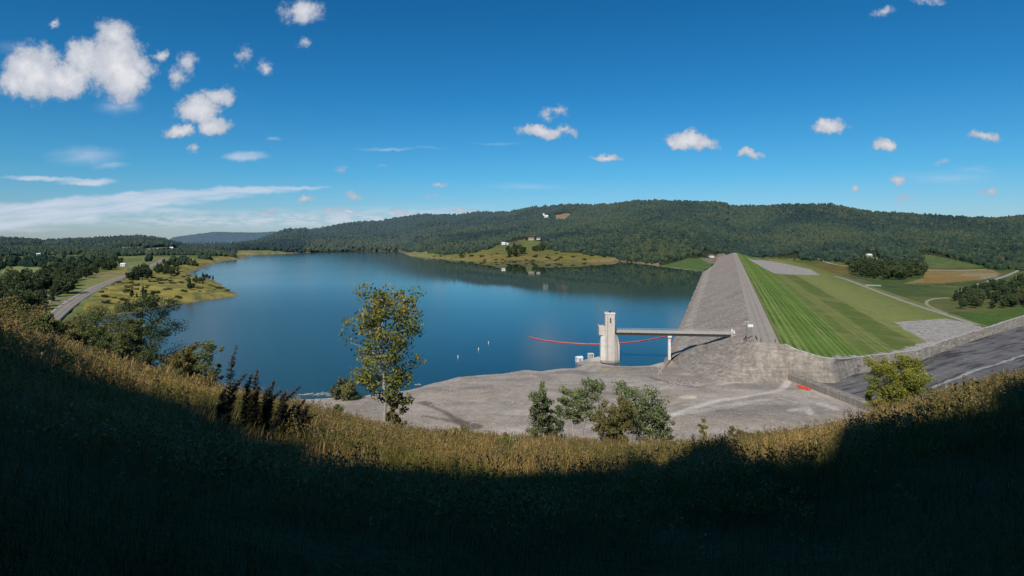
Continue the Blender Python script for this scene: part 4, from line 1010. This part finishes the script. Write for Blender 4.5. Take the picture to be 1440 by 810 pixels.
# ------------------------------------------------------------------ foreground trees and shrubs
def place(px, Y):
    x = (px - 720) / F * Y; return x, Y, float(near_hill(np.array([x]), np.array([float(Y)]))[0])
def fg_tree(name, px, Y, top_py, label, cat, mat, bark, spread, seed, trunk=.5, nbr=14, lf=90, leaf=.07, stems=1, low=.25, shape='round', clr=.5, lean=0, base_py=None):
    rg = np.random.default_rng(seed); rr = random.Random(seed)
    x, y, z = place(px, Y); H = EYE - (top_py - HZ) / F * Y - z
    o = empty(name, (x, y, z - .05), label=label, cat=cat)
    mb = MB(); cs = []; rs = []
    for s in range(stems):
        a0 = rr.uniform(0, 6.28); off = (0 if stems == 1 else spread * .22)
        bx, by = math.cos(a0) * off * .4, math.sin(a0) * off * .4
        hh = H * (1 if s == 0 else rr.uniform(.7, .97)); tx, ty = math.cos(a0) * off * 2.2 + lean, math.sin(a0) * off * 2.2
        pts = limb_mesh(mb, (bx, by, -.2), (tx, ty, hh * .94), .012 * H + .02 * trunk, .006, .02, 8, 7, rr)
        for i in range(nbr):
            f = low + (1 - low) * (i + .5) / nbr; p = pts[0].lerp(pts[-1], f); k = min(int(f * 8), 7); p = pts[k].lerp(pts[k + 1], f * 8 - k)
            a = i * 2.4 + rr.uniform(-.5, .5)
            if shape == 'round': w = math.sqrt(max(.05, 1 - ((f - .55) / .55) ** 2))
            elif shape == 'column': w = .75 + .25 * math.sin(f * 9)
            elif shape == 'poplar': w = .55 + .45 * math.sin(min(1, max(0, (f - low) / (1 - low))) * 2.2 + .35)
            else: w = (1 - f) * 1.1 + .12
            Lr = spread * .5 * w * rr.uniform(.75, 1.1) * (.7 if stems > 1 else 1)
            e = p + Vector((math.cos(a) * Lr, math.sin(a) * Lr, Lr * rr.uniform(.25, .75) if shape != 'pine' else Lr * rr.uniform(-.05, .25)))
            if e.z > hh: e.z = hh * .98
            bp = limb_mesh(mb, p, e, .004 * H + .006, .004, .06, 4, 5, rr)
            for g in (.45, .7, .95):
                c = p.lerp(e, g) + Vector((rr.uniform(-1, 1), rr.uniform(-1, 1), rr.uniform(-.3, 1))) * Lr * .18
                if rr.random() < clr + .35: cs.append(tuple(c)); rs.append(spread * rr.uniform(.07, .13) * (1.25 if g > .6 else 1))
                if g > .4:
                    tw_ = p.lerp(e, g); limb_mesh(mb, tw_, tw_ + Vector((rr.uniform(-1, 1), rr.uniform(-1, 1), rr.uniform(0, 1))) * Lr * .3, .004, .002, .05, 2, 4, rr)
        cs.append(tuple(pts[-1])); rs.append(spread * .1)
    mb.build('trunk', bark, o, smooth=True)
    V, P, T = leaves(cs, rs, lf, leaf, .85, rg, 0, jit=.45)
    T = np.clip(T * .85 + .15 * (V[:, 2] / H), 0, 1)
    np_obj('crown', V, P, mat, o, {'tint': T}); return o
M_POP = leaf_mat('poplar_leaves', [(.03, .045, .012), (.075, .095, .018), (.14, .165, .03), (.22, .225, .04), (.36, .25, .045)], .25)
M_SHR = leaf_mat('shrub_leaves', [(.045, .06, .022), (.09, .115, .04), (.15, .19, .065), (.25, .29, .13)], .2)
M_YEL = leaf_mat('yellow_shrub_leaves', [(.06, .075, .015), (.13, .155, .025), (.24, .25, .04), (.36, .33, .05)], .25)
M_BRN = leaf_mat('brown_shrub_leaves', [(.07, .065, .022), (.13, .125, .035), (.19, .18, .05), (.22, .13, .05)], .25)
M_PIN = leaf_mat('pine_needles', [(.015, .028, .011), (.035, .06, .02), (.065, .095, .03), (.10, .12, .04)], .1)
M_GRN = leaf_mat('green_shrub_leaves', [(.04, .055, .018), (.08, .105, .03), (.13, .155, .042), (.18, .18, .05)], .2)
fg_tree('poplar_tree', 542, 38, 409, 'tall young poplar with pale trunk and yellowing leaves standing against the lake', 'tree', M_POP, BARKP, 4.6, 101, 1.2, 52, 48, .095, low=.22, shape='poplar', clr=.62)
mbx = MB(); x, y, z = place(548, 38)
fg_tree('bush', 553, 38.5, 548, 'low brown leafy bush at the foot of the tall poplar', 'bush', M_BRN, BARKD, 1.5, 131, .3, 7, 60, .07, 3, .2)
fg_tree('shrub', 751, 40, 541, 'slim leafy grey green shrub at the left end of the shrub row', 'shrub', M_SHR, BARK, 1.9, 102, .3, 12, 45, .065, 3, .1)
fg_tree('shrub', 776, 41, 556, 'low spreading shrub beside the slim one in the shrub row', 'shrub', M_SHR, BARK, 1.8, 103, .3, 10, 42, .065, 4, .1)
fg_tree('small_tree', 810, 40, 531, 'round headed small tree with bare forked stem in the shrub row', 'tree', M_SHR, BARKP, 2.5, 104, .5, 18, 52, .07, 2, .42)
fg_tree('shrub', 864, 38, 560, 'round yellow brown shrub with reddish stems in the shrub row', 'shrub', M_BRN, BARK, 2.2, 105, .3, 12, 60, .06, 5, .12)
fg_tree('small_tree', 912, 41, 537, 'wide grey green small tree at the right end of the shrub row', 'tree', M_SHR, BARKP, 3.3, 106, .5, 20, 48, .07, 3, .3)
fg_tree('small_tree', 940, 41, 565, 'thin leafy sapling leaning out at the right end of the shrub row', 'tree', M_SHR, BARKP, 1.5, 126, .2, 8, 45, .06, 2, .2)
fg_tree('shrub', 990, 41, 588, 'tiny yellow green shrub on the grass edge right of the shrub row', 'shrub', M_YEL, BARK, .9, 107, .2, 6, 50, .055, 2, .1)
fg_tree('yellow_bush', 1268, 44, 503, 'rounded yellow green bush in front of the dark spillway floor', 'bush', M_YEL, BARK, 3.4, 108, .4, 15, 150, .055, 5, .12)
fg_tree('yellow_bush', 1240, 44, 540, 'low yellow green bush at the left foot of the rounded bush by the spillway', 'bush', M_YEL, BARK, 1.7, 109, .3, 8, 60, .07, 3, .1)
fg_tree('pine_tree', 213, 47, 418, 'dark pine with open layered branches above the lake inlet', 'pine', M_PIN, BARKD, 4.6, 110, .9, 24, 170, .055, low=.25, shape='round', clr=.45)
fg_tree('shrub', 286, 45, 475, 'pale leaved slender shrub at the water edge right of the pine', 'shrub', M_SHR, BARK, 2.2, 111, .3, 11, 45, .06, 3, .2)
fg_tree('shrub', 300, 45, 500, 'small grey shrub just right of the slender pale shrub', 'shrub', M_SHR, BARK, 1.3, 112, .2, 7, 35, .06, 2, .2)
fg_tree('small_tree', 165, 40, 447, 'slim bright green sapling with thin bare stems left of the pine', 'tree', M_GRN, BARK, 2.2, 113, .3, 13, 80, .06, 3, .35)
for i, (px, Y, tp, sp, mt, lb) in enumerate([(100, 62, 436, 4.5, M_GRN, 'broad green bush beside the highway end'), (128, 66, 428, 5, M_BRN, 'brownish green tall bush behind the bleached dead tree'), (150, 62, 421, 5, M_GRN, 'dense dark green bush left of the sapling'),
                                            (182, 60, 446, 4.5, M_GRN, 'green bush filling the gap before the pine'), (112, 52, 458, 3.4, M_GRN, 'low green bush left of the bleached dead tree'), (190, 48, 478, 3, M_BRN, 'low brown bush at the foot of the pine'), (240, 46, 487, 2.6, M_BRN, 'low brown bush right of the pine trunk'),
                                            (62, 47, 456, 2.8, M_BRN, 'low rust brown bush where the highway meets the slope'), (48, 42, 448, 2.4, M_GRN, 'small green bush just left of the highway end'), (80, 46, 462, 2.4, M_BRN, 'small brown bush just right of the highway end'), (5, 46, 426, 4.5, M_BRN, 'tall brown bush at the far left edge'), (30, 44, 438, 3.2, M_BRN, 'olive brown bush right of the far left bush'), (255, 50, 500, 2.4, M_GRN, 'low green bush on the slope over the inlet'), (-40, 46, 425, 5, M_GRN, 'green bush cut by the left edge')]):
    if px > -20: fg_tree('bush', px, Y, tp, lb, 'bush', mt, BARK, sp, 200 + i, .3, 12, 95, .075, 4, .08)
for i, (px, Y, dh, sp, mt, lb) in enumerate([(150, 31, .9, 1.1, M_BRN, 'small rusty weed bush on the sunlit slope below the sapling'), (235, 33, .8, 1.3, M_GRN, 'low bright green tuft bush on the sunlit slope below the pine'), (285, 27, 1.0, .9, M_BRN, 'small brown bush on the sunlit slope left of the spiky weeds'),
                                             (455, 33, .7, 1.4, M_GRN, 'low green bush on the grass left of the tall poplar'), (640, 30, .6, 1.2, M_BRN, 'low brown bush on the sunlit grass right of the tall poplar'), (705, 25, .55, 1.0, M_GRN, 'low green tuft in the sunlit grass below the slim shrub'), (1045, 33, .9, 1.0, M_BRN, 'thin brown weed bush on the grass edge below the red floats'), (1330, 32, .8, 1.2, M_BRN, 'small brown bush on the sunlit slope at the right')]):
    zz = place(px, Y)[2]; fg_tree('bush', px, Y, HZ + (EYE - zz - dh) * F / Y, lb, 'bush', mt, BARK, sp, 300 + i, .2, 7, 55, .045, 4, .08)
# scattered bushes on the far shore meadow
rg = random.Random(78); c_ = 0
while c_ < 42:
    q = hit(rg.uniform(610, 868), rg.uniform(355, 368))
    if not q or q[2] < .8: continue
    o = bpy.data.objects.new('bush', BUSH[rg.randrange(3)]); o.location = (q[0], q[1], q[2] - .3); k_ = rg.uniform(1.2, 3.2); o.scale = (k_ * 1.3, k_ * 1.3, k_); o.rotation_euler = (0, 0, rg.uniform(0, 6))
    tag(link(o), 'dark bush dotted on the golden meadow of the far shore', 'bush', 'bushes dotted over the far shore meadow'); c_ += 1
# bleached dead tree
x, y, z = place(126, 50); o = empty('dead_tree', (x, y, z), label='bleached dead branching tree standing among the left bushes', cat='tree'); mb = MB(); rr = random.Random(3)
for i in range(6):
    a = i * 1.05; e = Vector((math.cos(a) * rr.uniform(.4, 1.0), math.sin(a) * .5, rr.uniform(1.7, 2.6))); p = limb_mesh(mb, (0, 0, -.2), e, .05, .02, .06, 5, 5, rr)
    for k in range(4): q = p[2 + k % 3]; limb_mesh(mb, q, q + Vector((rr.uniform(-.6, .6), rr.uniform(-.3, .3), rr.uniform(.2, .7))), .02, .008, .06, 3, 4, rr)
mb.build('trunk', plain('bleached_bark', (.42, .36, .31)), o)
# small bushes on the rock edge by the water
def shore_bush(px, py, s, k, lb, sz=1.0):
    q = hit(px, py); q = (q[0], q[1], max(q[2], .3)); o = empty('shore_bush', (q[0], q[1], q[2] - .2), label=lb, cat='bush'); o.scale = (s, s, s * sz)
    link(bpy.data.objects.new('foliage', BUSH[k]), o); mb = MB(); limb_mesh(mb, (0, 0, -.3), (0, .1, .9), .08, .03); mb.build('stem', BARK, o)
shore_bush(484, 561, 2.4, 1, 'upright green and yellow bush alone at the near shoreline', 1.7)
shore_bush(497, 561, 1.8, 2, 'low dark bush just right of the upright shoreline bush', .8)
# dark feathery tall weeds
M_WEED = leaf_mat('dark_weed_leaves', [(.03, .034, .016), (.06, .055, .022), (.11, .075, .025), (.22, .10, .035)], .2)
def weed(px, Y, top_py, label, seed, w=.22, fork=1):
    rr = random.Random(seed); x, y, z = place(px, Y); H = EYE - (top_py - HZ) / F * Y - z
    o = empty('tall_weed', (x, y, z), label=label, cat='plant', group='dark tall weeds on the shaded bank'); V = []; P = []; T = []; mb = MB()
    for s in range(fork):
        lean = Vector((rr.uniform(-.1, .22), rr.uniform(-.12, .12), 0)) * (1 + s * 1.2); hh = H * (1 if s == 0 else rr.uniform(.6, .9)); b = Vector((s * .07 * (-1) ** s, 0, 0))
        pts = [b + Vector((lean.x * f * f, lean.y * f * f, hh * f)) + (Vector((.10 * (f - .8) * 5, 0, -.03)) if f > .8 else Vector()) for f in np.linspace(0, 1, 9)]
        mb.tube(pts, [.012 - .008 * i / 8 for i in range(9)], 5)
        for i in range(330):
            f = .12 + .88 * rr.random(); k = min(int(f * 8), 7); p = pts[k].lerp(pts[k + 1], f * 8 - k); a = rr.uniform(0, 6.28)
            L = w * (.45 + .6 * math.sin(math.pi * min(1, f * 1.05))) * rr.uniform(.6, 1.1); d = Vector((math.cos(a), math.sin(a), rr.uniform(.1, .9))); d.normalize(); e = p + d * L + Vector((0, 0, -.25 * L)); sd = d.cross(Vector((0, 0, 1))).normalized() * .026
            m_ = p.lerp(e, .5) + Vector((0, 0, .05 * L)); j = len(V); V += [p, m_ - sd, e, m_ + sd]; P.append((j, j + 1, j + 2, j + 3)); t_ = rr.random() * .5 + (.5 if f > .8 else 0); T += [t_] * 4
    mb.build('stem', BARKD, o); np_obj('foliage', [tuple(v) for v in V], P, M_WEED, o, {'tint': T})
for i, (px, Y, tp, fk, lb) in enumerate([(322, 15, 486, 1, 'tallest dark feathery weed, leftmost of the spiky group'), (312, 15.5, 545, 2, 'short dark weed pressed against the tallest weed on its left side'), (346, 15.5, 524, 2, 'dark forked weed just right of the tallest weed'), (361, 16, 519, 2, 'second tallest dark weed with rusty tip'), (378, 16, 535, 2, 'dark weed with drooping rusty tip in the middle of the group'),
                                         (398, 17, 548, 2, 'slender dark weed right of the group middle'), (415, 17, 560, 1, 'small dark weed near the right end of the group'), (428, 17.5, 568, 1, 'smallest dark weed, rightmost of the spiky group')]): weed(px, Y, tp, lb, 40 + i, .19, fk + 1)

# ------------------------------------------------------------------ grass of the near hillside (stuff)
def grass_mat():
    t = NT('meadow_grass'); a = t.attr('gcol').outputs['Color']
    return t.surf(a, .6, transl=.25, spec=.25)
GM = grass_mat()
def grass(name, n, y0, y1, hgt, wid, bend, pal, wts, seed, umax=1.0, plume=False, pw=1.6):
    rg = np.random.default_rng(seed)
    Y = y0 + (y1 - y0) * rg.random(n) ** pw; u = rg.uniform(-umax, umax, n); X = u * (Y + 3.5)
    cl = fbm(X / 1.1, Y / 1.1, 3, seed); big = fbm(X / 5, Y / 5, 3, seed + 1)
    keep = rg.random(n) < np.clip(.35 + 1.3 * (cl - .3), .1, 1); X, Y, cl, big = X[keep], Y[keep], cl[keep], big[keep]; n = len(X)
    Z = near_hill(X, Y) - .03
    h = hgt * (.45 + .7 * rg.random(n)) * (.6 + .9 * big) * (.8 + .5 * cl); w = wid * (.7 + .6 * rg.random(n)) * np.clip(Y / 14, .45, 1.9)
    az = rg.uniform(0, 6.28, n); be = bend * (.2 + rg.random(n)) * h; wind = .04 * h
    dx = np.cos(az) * be + wind; dy = np.sin(az) * be; fx = -np.sin(az) * w; fy = np.cos(az) * w
    # turn blades broadside at random
    def P(f, k, droop=0): return np.stack([X + dx * f * f + fx * k, Y + dy * f * f + fy * k, Z + h * (f - droop)], 1)
    if plume: V = np.stack([P(0, .35), P(0, -.35), P(.72, -.3), P(.72, .3), P(.86, 1.5), P(.86, -1.5), P(1, -.2), P(1, .2)], 1); k = 8; F4 = [(0, 1, 2, 3), (3, 2, 5, 4), (4, 5, 6, 7)]
    else: V = np.stack([P(0, 1), P(0, -1), P(.5, -.8), P(.5, .8), P(.82, .45, .03), P(.82, -.45, .03), P(1.02, -.05, .12), P(1.02, .05, .12)], 1); k = 8; F4 = [(0, 1, 2, 3), (3, 2, 5, 4), (4, 5, 6, 7)]
    b = np.arange(n)[:, None] * k; Q = np.concatenate([b + np.array([f]) for f in F4])
    pal = np.array(pal); zone = fbm(X / 4.5 + 3, Y / 4.5, 3, 300); ww = np.array(wts)[None] + (zone[:, None] - .5) * np.linspace(-2.6, 2.6, len(pal))[None]; ww = np.clip(ww, .02, None); ww /= ww.sum(1)[:, None]
    idx = (rg.random(n)[:, None] > np.cumsum(ww, 1)).sum(1).clip(0, len(pal) - 1)
    col = pal[idx] * (.7 + .6 * rg.random(n))[:, None]
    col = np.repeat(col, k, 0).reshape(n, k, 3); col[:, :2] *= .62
    V = V.reshape(-1, 3); col = col * (.58 + .67 * sst(7, 13, np.repeat(Y, k)))[:, None].reshape(n, k, 1) * np.array([1.18, 1, .7])  # nearest grass darkened in colour to deepen the shade there
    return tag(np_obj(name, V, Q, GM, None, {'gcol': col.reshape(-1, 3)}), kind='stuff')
GRN = [(.065, .085, .02), (.12, .125, .03), (.19, .16, .045), (.28, .205, .085), (.38, .27, .15)]
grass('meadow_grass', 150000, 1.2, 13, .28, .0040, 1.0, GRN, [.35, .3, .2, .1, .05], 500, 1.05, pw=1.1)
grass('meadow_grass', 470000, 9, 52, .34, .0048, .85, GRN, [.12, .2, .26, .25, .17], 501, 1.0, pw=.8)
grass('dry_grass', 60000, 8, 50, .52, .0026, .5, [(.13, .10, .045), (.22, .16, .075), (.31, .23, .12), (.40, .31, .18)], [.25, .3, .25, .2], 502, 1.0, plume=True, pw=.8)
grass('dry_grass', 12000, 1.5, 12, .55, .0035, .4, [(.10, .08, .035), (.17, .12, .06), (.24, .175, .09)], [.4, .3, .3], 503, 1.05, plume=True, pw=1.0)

def forbs():
    rg = np.random.default_rng(901); n = 26000; Y = 6 + 46 * rg.random(n) ** .75; X = rg.uniform(-1, 1, n) * (Y + 3)
    zone = fbm(X / 3.5, Y / 3.5, 3, 902); k = rg.random(n) < np.clip((zone - .42) * 5, .05, 1); X, Y = X[k], Y[k]; zone = zone[k]
    hh = .12 + .42 * rg.random(len(X)); Z = near_hill(X, Y) + hh
    V, P, T = leaves(np.stack([X, Y, Z], 1), .10 + .12 * rg.random(len(X)), 22, .028, 1.1, rg, 0, .3, .4)
    T = np.clip(T * .7 + .35 * (fbm(V[:, 0] / 2.2, V[:, 1] / 2.2, 2, 903) - .2), 0, 1)
    m = leaf_mat('meadow_forbs', [(.03, .04, .012), (.085, .09, .022), (.16, .15, .035), (.24, .17, .055), (.28, .16, .09)], .25)
    tag(np_obj('meadow_weeds', V, P, m, None, {'tint': T}), kind='stuff')
forbs()
def tall_weeds():
    rg = np.random.default_rng(911); n = 5200; Y = 11 + 40 * rg.random(n) ** .8; X = rg.uniform(-1, 1, n) * Y
    k = rg.random(n) < np.clip((fbm(X / 2.2, Y / 2.2, 3, 912) - .52) * 9, .03, 1); X, Y = X[k], Y[k]; Z = near_hill(X, Y); cs = []; rs = []; hs = []
    for i in range(5):
        f = .25 + .18 * i; h = (.45 + .5 * vnoise(X * 3, Y * 3, 913)); cs.append(np.stack([X + (f ** 2) * .12 * np.sin(X * 40), Y, Z + h * f], 1)); rs.append(.05 + .07 * rg.random(len(X)) * (1.3 - f))
    V, P, T = leaves(np.concatenate(cs), np.concatenate(rs), 9, .026, 1.3, rg, 0, .3, .3)
    m = leaf_mat('tall_weed_leaves', [(.05, .045, .02), (.10, .085, .03), (.17, .13, .05), (.30, .22, .10), (.42, .34, .20)], .2)
    tag(np_obj('hillside_weeds', V, P, m, None, {'tint': np.clip(T, 0, 1)}), kind='stuff')
tall_weeds()
def loose_rocks():
    rg = np.random.default_rng(921); V = []; P = []
    pts = []
    while len(pts) < 900:
        q = rg.random()
        if q < .45: px, py = rg.uniform(560, 960), rg.uniform(505, 600)
        elif q < .8: px, py = rg.uniform(925, 985), rg.uniform(505, 545)
        else: px, py = rg.uniform(560, 1200), rg.uniform(535, 600)
        x, y = pt(px, py, 2.5); z = float(far_ground(np.array([x]), np.array([y]))[0])
        if z < .1 or x > 108 or dam_t(np.array([x]), np.array([y]))[0] > -50 and y > 246: continue
        if q < .45 and z > 1.6: continue
        pts.append((x, y, z, rg.uniform(.12, .4) * (1.1 if .45 < q < .8 else 1)))
    base = [(1, 0, 0), (-1, 0, 0), (0, 1, 0), (0, -1, 0), (0, 0, 1), (.7, .7, .5), (-.7, .6, .5), (.6, -.7, .5), (-.6, -.7, .5)]
    F4 = [(0, 5, 4, 7), (2, 6, 4, 5), (1, 8, 4, 6), (3, 7, 4, 8), (0, 2, 5, 5), (2, 1, 6, 6), (1, 3, 8, 8), (3, 0, 7, 7)]
    F3 = []
    for f in F4:
        f = list(dict.fromkeys(f)); F3 += [(f[0], f[i], f[i + 1]) for i in range(1, len(f) - 1)]
    for x, y, z, r in pts:
        b = len(V); sx, sy, sz = rg.uniform(.7, 1.5) * r, rg.uniform(.7, 1.3) * r, rg.uniform(.5, 1) * r
        V += [(x + a[0] * sx * rg.uniform(.8, 1.2), y + a[1] * sy * rg.uniform(.8, 1.2), z - .08 + a[2] * sz * rg.uniform(.8, 1.2)) for a in base]; P += [(b + i, b + j, b + k) for i, j, k in F3]
    tag(np_obj('loose_rocks', V, P, plain('loose_rock', (.36, .305, .25), .9, .3, .8)), kind='stuff')
loose_rocks()
# ------------------------------------------------------------------ sky
def sky():
    w = bpy.data.worlds.new('World'); sc.world = w; w.use_nodes = True
    t = NT.__new__(NT); t.t = w.node_tree; t.N = t.t.nodes; t.N.clear()
    out = t.n('OutputWorld'); bg = t.n('Background'); t.L(bg.outputs[0], out.inputs[0])
    s = t.n('TexSky', sky_type='NISHITA'); s.sun_disc = False; s.sun_elevation = SUN_EL; s.sun_rotation = math.radians(197.6); s.altitude = 400; s.air_density = 1.0; s.dust_density = .35; s.ozone_density = 2.2
    d = t.vm('NORMALIZE', t.n('TexCoord').outputs['Generated']); x = t.n('SeparateXYZ'); t.L(d, x.inputs[0])
    yy = t.math('MAXIMUM', x.outputs[1], .02); U = t.math('DIVIDE', x.outputs[0], yy); Vv = t.math('DIVIDE', x.outputs[2], yy)
    el = x.outputs[2]
    base = t.vm('SCALE', s.outputs[0], SKY_K)
    tint = t.n('ValToRGB'); t.L(el, tint.inputs[0]); e = tint.color_ramp.elements
    for i, (p_, c_) in enumerate(SKY_T):
        if i > 1: e.new(.5)
        e[i].position = p_; e[i].color = c_ + (1,)
    base = t.mix(1, base, tint.outputs[0], 'MULTIPLY')
    cv = t.n('CombineXYZ'); t.L(U, cv.inputs[0]); t.L(Vv, cv.inputs[1]); P = cv.outputs[0]
    nz = t.n('TexNoise'); nz.inputs['Scale'].default_value = 22; nz.inputs['Detail'].default_value = 6; nz.inputs['Roughness'].default_value = .62; t.L(P, nz.inputs['Vector'])
    nz2 = t.n('TexNoise'); nz2.inputs['Scale'].default_value = 70; nz2.inputs['Detail'].default_value = 6; nz2.inputs['Roughness'].default_value = .65; t.L(P, nz2.inputs['Vector'])
    off = t.vm('SCALE', t.vm('SUBTRACT', nz.outputs['Color'], (.5, .5, .5)), .036)
    off2 = t.vm('SCALE', t.vm('SUBTRACT', nz2.outputs['Color'], (.5, .5, .5)), .015)
    PD = t.vm('ADD', t.vm('ADD', P, off), off2)
    def blobs(L, src):
        r = None
        for cx, cy, rx, ry, k in L:
            v = t.vm('SUBTRACT', src, ((cx - 720) / F, (HZ - cy) / F, 0)); v = t.vm('MULTIPLY', v, (F / rx / 1.14, F / ry / 1.14, 0))
            f = t.math('MULTIPLY_ADD', t.vm('LENGTH', v), -k, k)
            r = f if r is None else t.math('MAXIMUM', r, f)
        return r
    cum = [(45, 102, 46, 42, 1), (90, 112, 42, 28, .9), (20, 118, 24, 20, .8), (120, 84, 34, 32, .9), (160, 88, 48, 44, 1), (160, 48, 30, 22, .75), (175, 112, 36, 34, 1), (197, 95, 24, 20, .7),
           (280, 153, 30, 24, 1), (300, 177, 26, 15, 1), (310, 133, 26, 13, .62), (252, 185, 22, 9, .75), (262, 90, 17, 15, .42), (250, 110, 16, 14, .40), (226, 77, 9, 10, .5), (425, 18, 32, 18, .62), (77, 33, 9, 6, .4), (342, 80, 13, 14, .28), (375, 94, 12, 10, .35), (273, 209, 10, 8, .4), (427, 63, 10, 7, .3),
           (763, 185, 36, 10, .9), (795, 182, 16, 7, .5), (768, 158, 12, 10, .36), (787, 156, 14, 9, .36), (965, 199, 32, 14, .9), (985, 203, 24, 11, .7), (945, 200, 16, 9, .7), (852, 221, 24, 6, .7), (1057, 216, 16, 7, .7), (1168, 176, 24, 12, .85), (1160, 172, 14, 8, .7), (1244, 205, 17, 10, .8), (1382, 192, 22, 7, .65), (1395, 189, 9, 6, .5),
           (1261, 256, 13, 6, .6), (1203, 264, 8, 4, .5), (1392, 266, 15, 9, .25), (478, 239, 11, 8, .25), (498, 274, 18, 5, .3), (622, 259, 14, 5, .35), (612, 277, 12, 4, .3), (430, 283, 16, 5, .35), (1275, 282, 18, 6, .22), (1325, 229, 16, 4, .2), (1242, 14, 18, 6, .3), (1300, 0, 24, 5, .35), (540, 232, 8, 3, .2), (490, 297, 14, 4, .5), (560, 296, 18, 4, .4), (652, 295, 22, 4, .4), (375, 300, 20, 4, .4), (460, 300, 18, 4, .35)]
    D = blobs(cum, PD)
    fine = t.noise(P, 48, 7, .68)
    dens = t.math('ADD', D, t.mr(fine, .25, .75, -.26, .18))
    a = t.mr(dens, -.06, .36, 0, 1, True)
    shade = t.mr(dens, .1, .75, 0, 1)
    big = t.noise(t.vm('ADD', P, (.004, -.012, 0)), 26, 4, .55); shade = t.math('MULTIPLY', shade, t.mr(big, .3, .62, 1.15, .55), clamp=True)
    cc = t.mix(shade, (.40, .46, .56), (.78, .78, .82))
    # high thin streaks
    rot = t.n('VectorRotate', rotation_type='Z_AXIS'); t.L(P, rot.inputs[0]); rot.inputs['Angle'].default_value = -.12
    PS = t.vm('ADD', P, t.vm('SCALE', t.vm('SUBTRACT', nz.outputs['Color'], (.5, .5, .5)), .018))
    cir = [(-30, 308, 110, 20, 1.2), (50, 300, 110, 17, 1.2), (130, 290, 100, 14, 1.15), (205, 281, 90, 11, 1.05), (275, 273, 85, 8.5, .95), (345, 268, 80, 6, .8), (410, 265, 60, 4, .6), (20, 322, 90, 6, .4), (120, 219, 62, 15, .35), (155, 232, 34, 6, .35), (55, 251, 56, 4.5, .8), (122, 255, 44, 6.5, .85), (345, 219, 34, 8, .75), (385, 196, 14, 4, .3), (545, 209, 50, 3, .35), (600, 208, 30, 2.5, .2), (240, 296, 60, 6, .5),
           (160, 150, 30, 16, .3), (20, 65, 40, 12, .2), (700, 202, 44, 2.5, .2), (740, 262, 70, 6, .22), (1330, 250, 90, 12, .22), (1370, 240, 40, 8, .22), (180, 150, 24, 12, .3)]
    Ds = blobs(cir, PS); sn = t.noise(t.vm('MULTIPLY', rot.outputs[0], (9, 85, 1)), 1, 5, .6)
    as_ = t.math('MULTIPLY', t.mr(Ds, 0, .55, 0, .85, True), t.mr(sn, .28, .62, .35, 1))
    # low broken cloud along the left horizon
    lowm = t.math('MULTIPLY', t.mr(Vv, .012, .03, 0, 1, True), t.mr(t.math('ADD', Vv, t.math('MULTIPLY', U, -.02)), .062, .035, 0, 1, True)); lowm = t.math('MULTIPLY', t.math('MULTIPLY', lowm, t.mr(U, .02, -.15, 0, 1, True)), t.mr(U, -.75, -.5, .35, 1, True))
    ln = t.noise(t.vm('MULTIPLY', P, (30, 150, 1)), 1, 6, .65)
    al = t.math('MULTIPLY', lowm, t.mr(ln, .42, .56, .15, .95))
    c = t.mix(al, base, (.56, .63, .73)); c = t.mix(as_, c, (.62, .68, .80)); c = t.mix(a, c, cc)
    front = t.mr(x.outputs[1], .02, .1, 0, 1); c = t.mix(front, base, c)
    t.L(c, bg.inputs[0]); bg.inputs[1].default_value = 1.0
SKY_K = .085
SKY_T = [(0.0, (.62, .78, 1.10)), (.1, (.27, .78, 1.08)), (.22, (.13, .69, 1.04)), (.5, (.035, .52, .88))]
sky()
sl = bpy.data.lights.new('sun', 'SUN'); sl.energy = 4.3; sl.angle = math.radians(.5); sl.color = (1, .95, .87)
so = link(bpy.data.objects.new('sun', sl)); so.rotation_euler = Vector((SUN_H[0] * math.cos(SUN_EL), SUN_H[1] * math.cos(SUN_EL), -math.sin(SUN_EL))).to_track_quat('-Z', 'Y').to_euler()
# ------------------------------------------------------------------ camera
cd = bpy.data.cameras.new('camera'); cam = link(bpy.data.objects.new('camera', cd)); cam.location = (0, 0, EYE); cam.rotation_euler = (math.radians(90), 0, 0)
cd.sensor_width = 36; cd.lens = F / 1440 * 36; cd.shift_y = -(405 - HZ) / 1440; cd.clip_start = .1; cd.clip_end = 40000
sc.camera = cam
sc.view_settings.view_transform = 'Standard'; sc.view_settings.look = 'None'; sc.view_settings.exposure = 0; sc.view_settings.gamma = 1
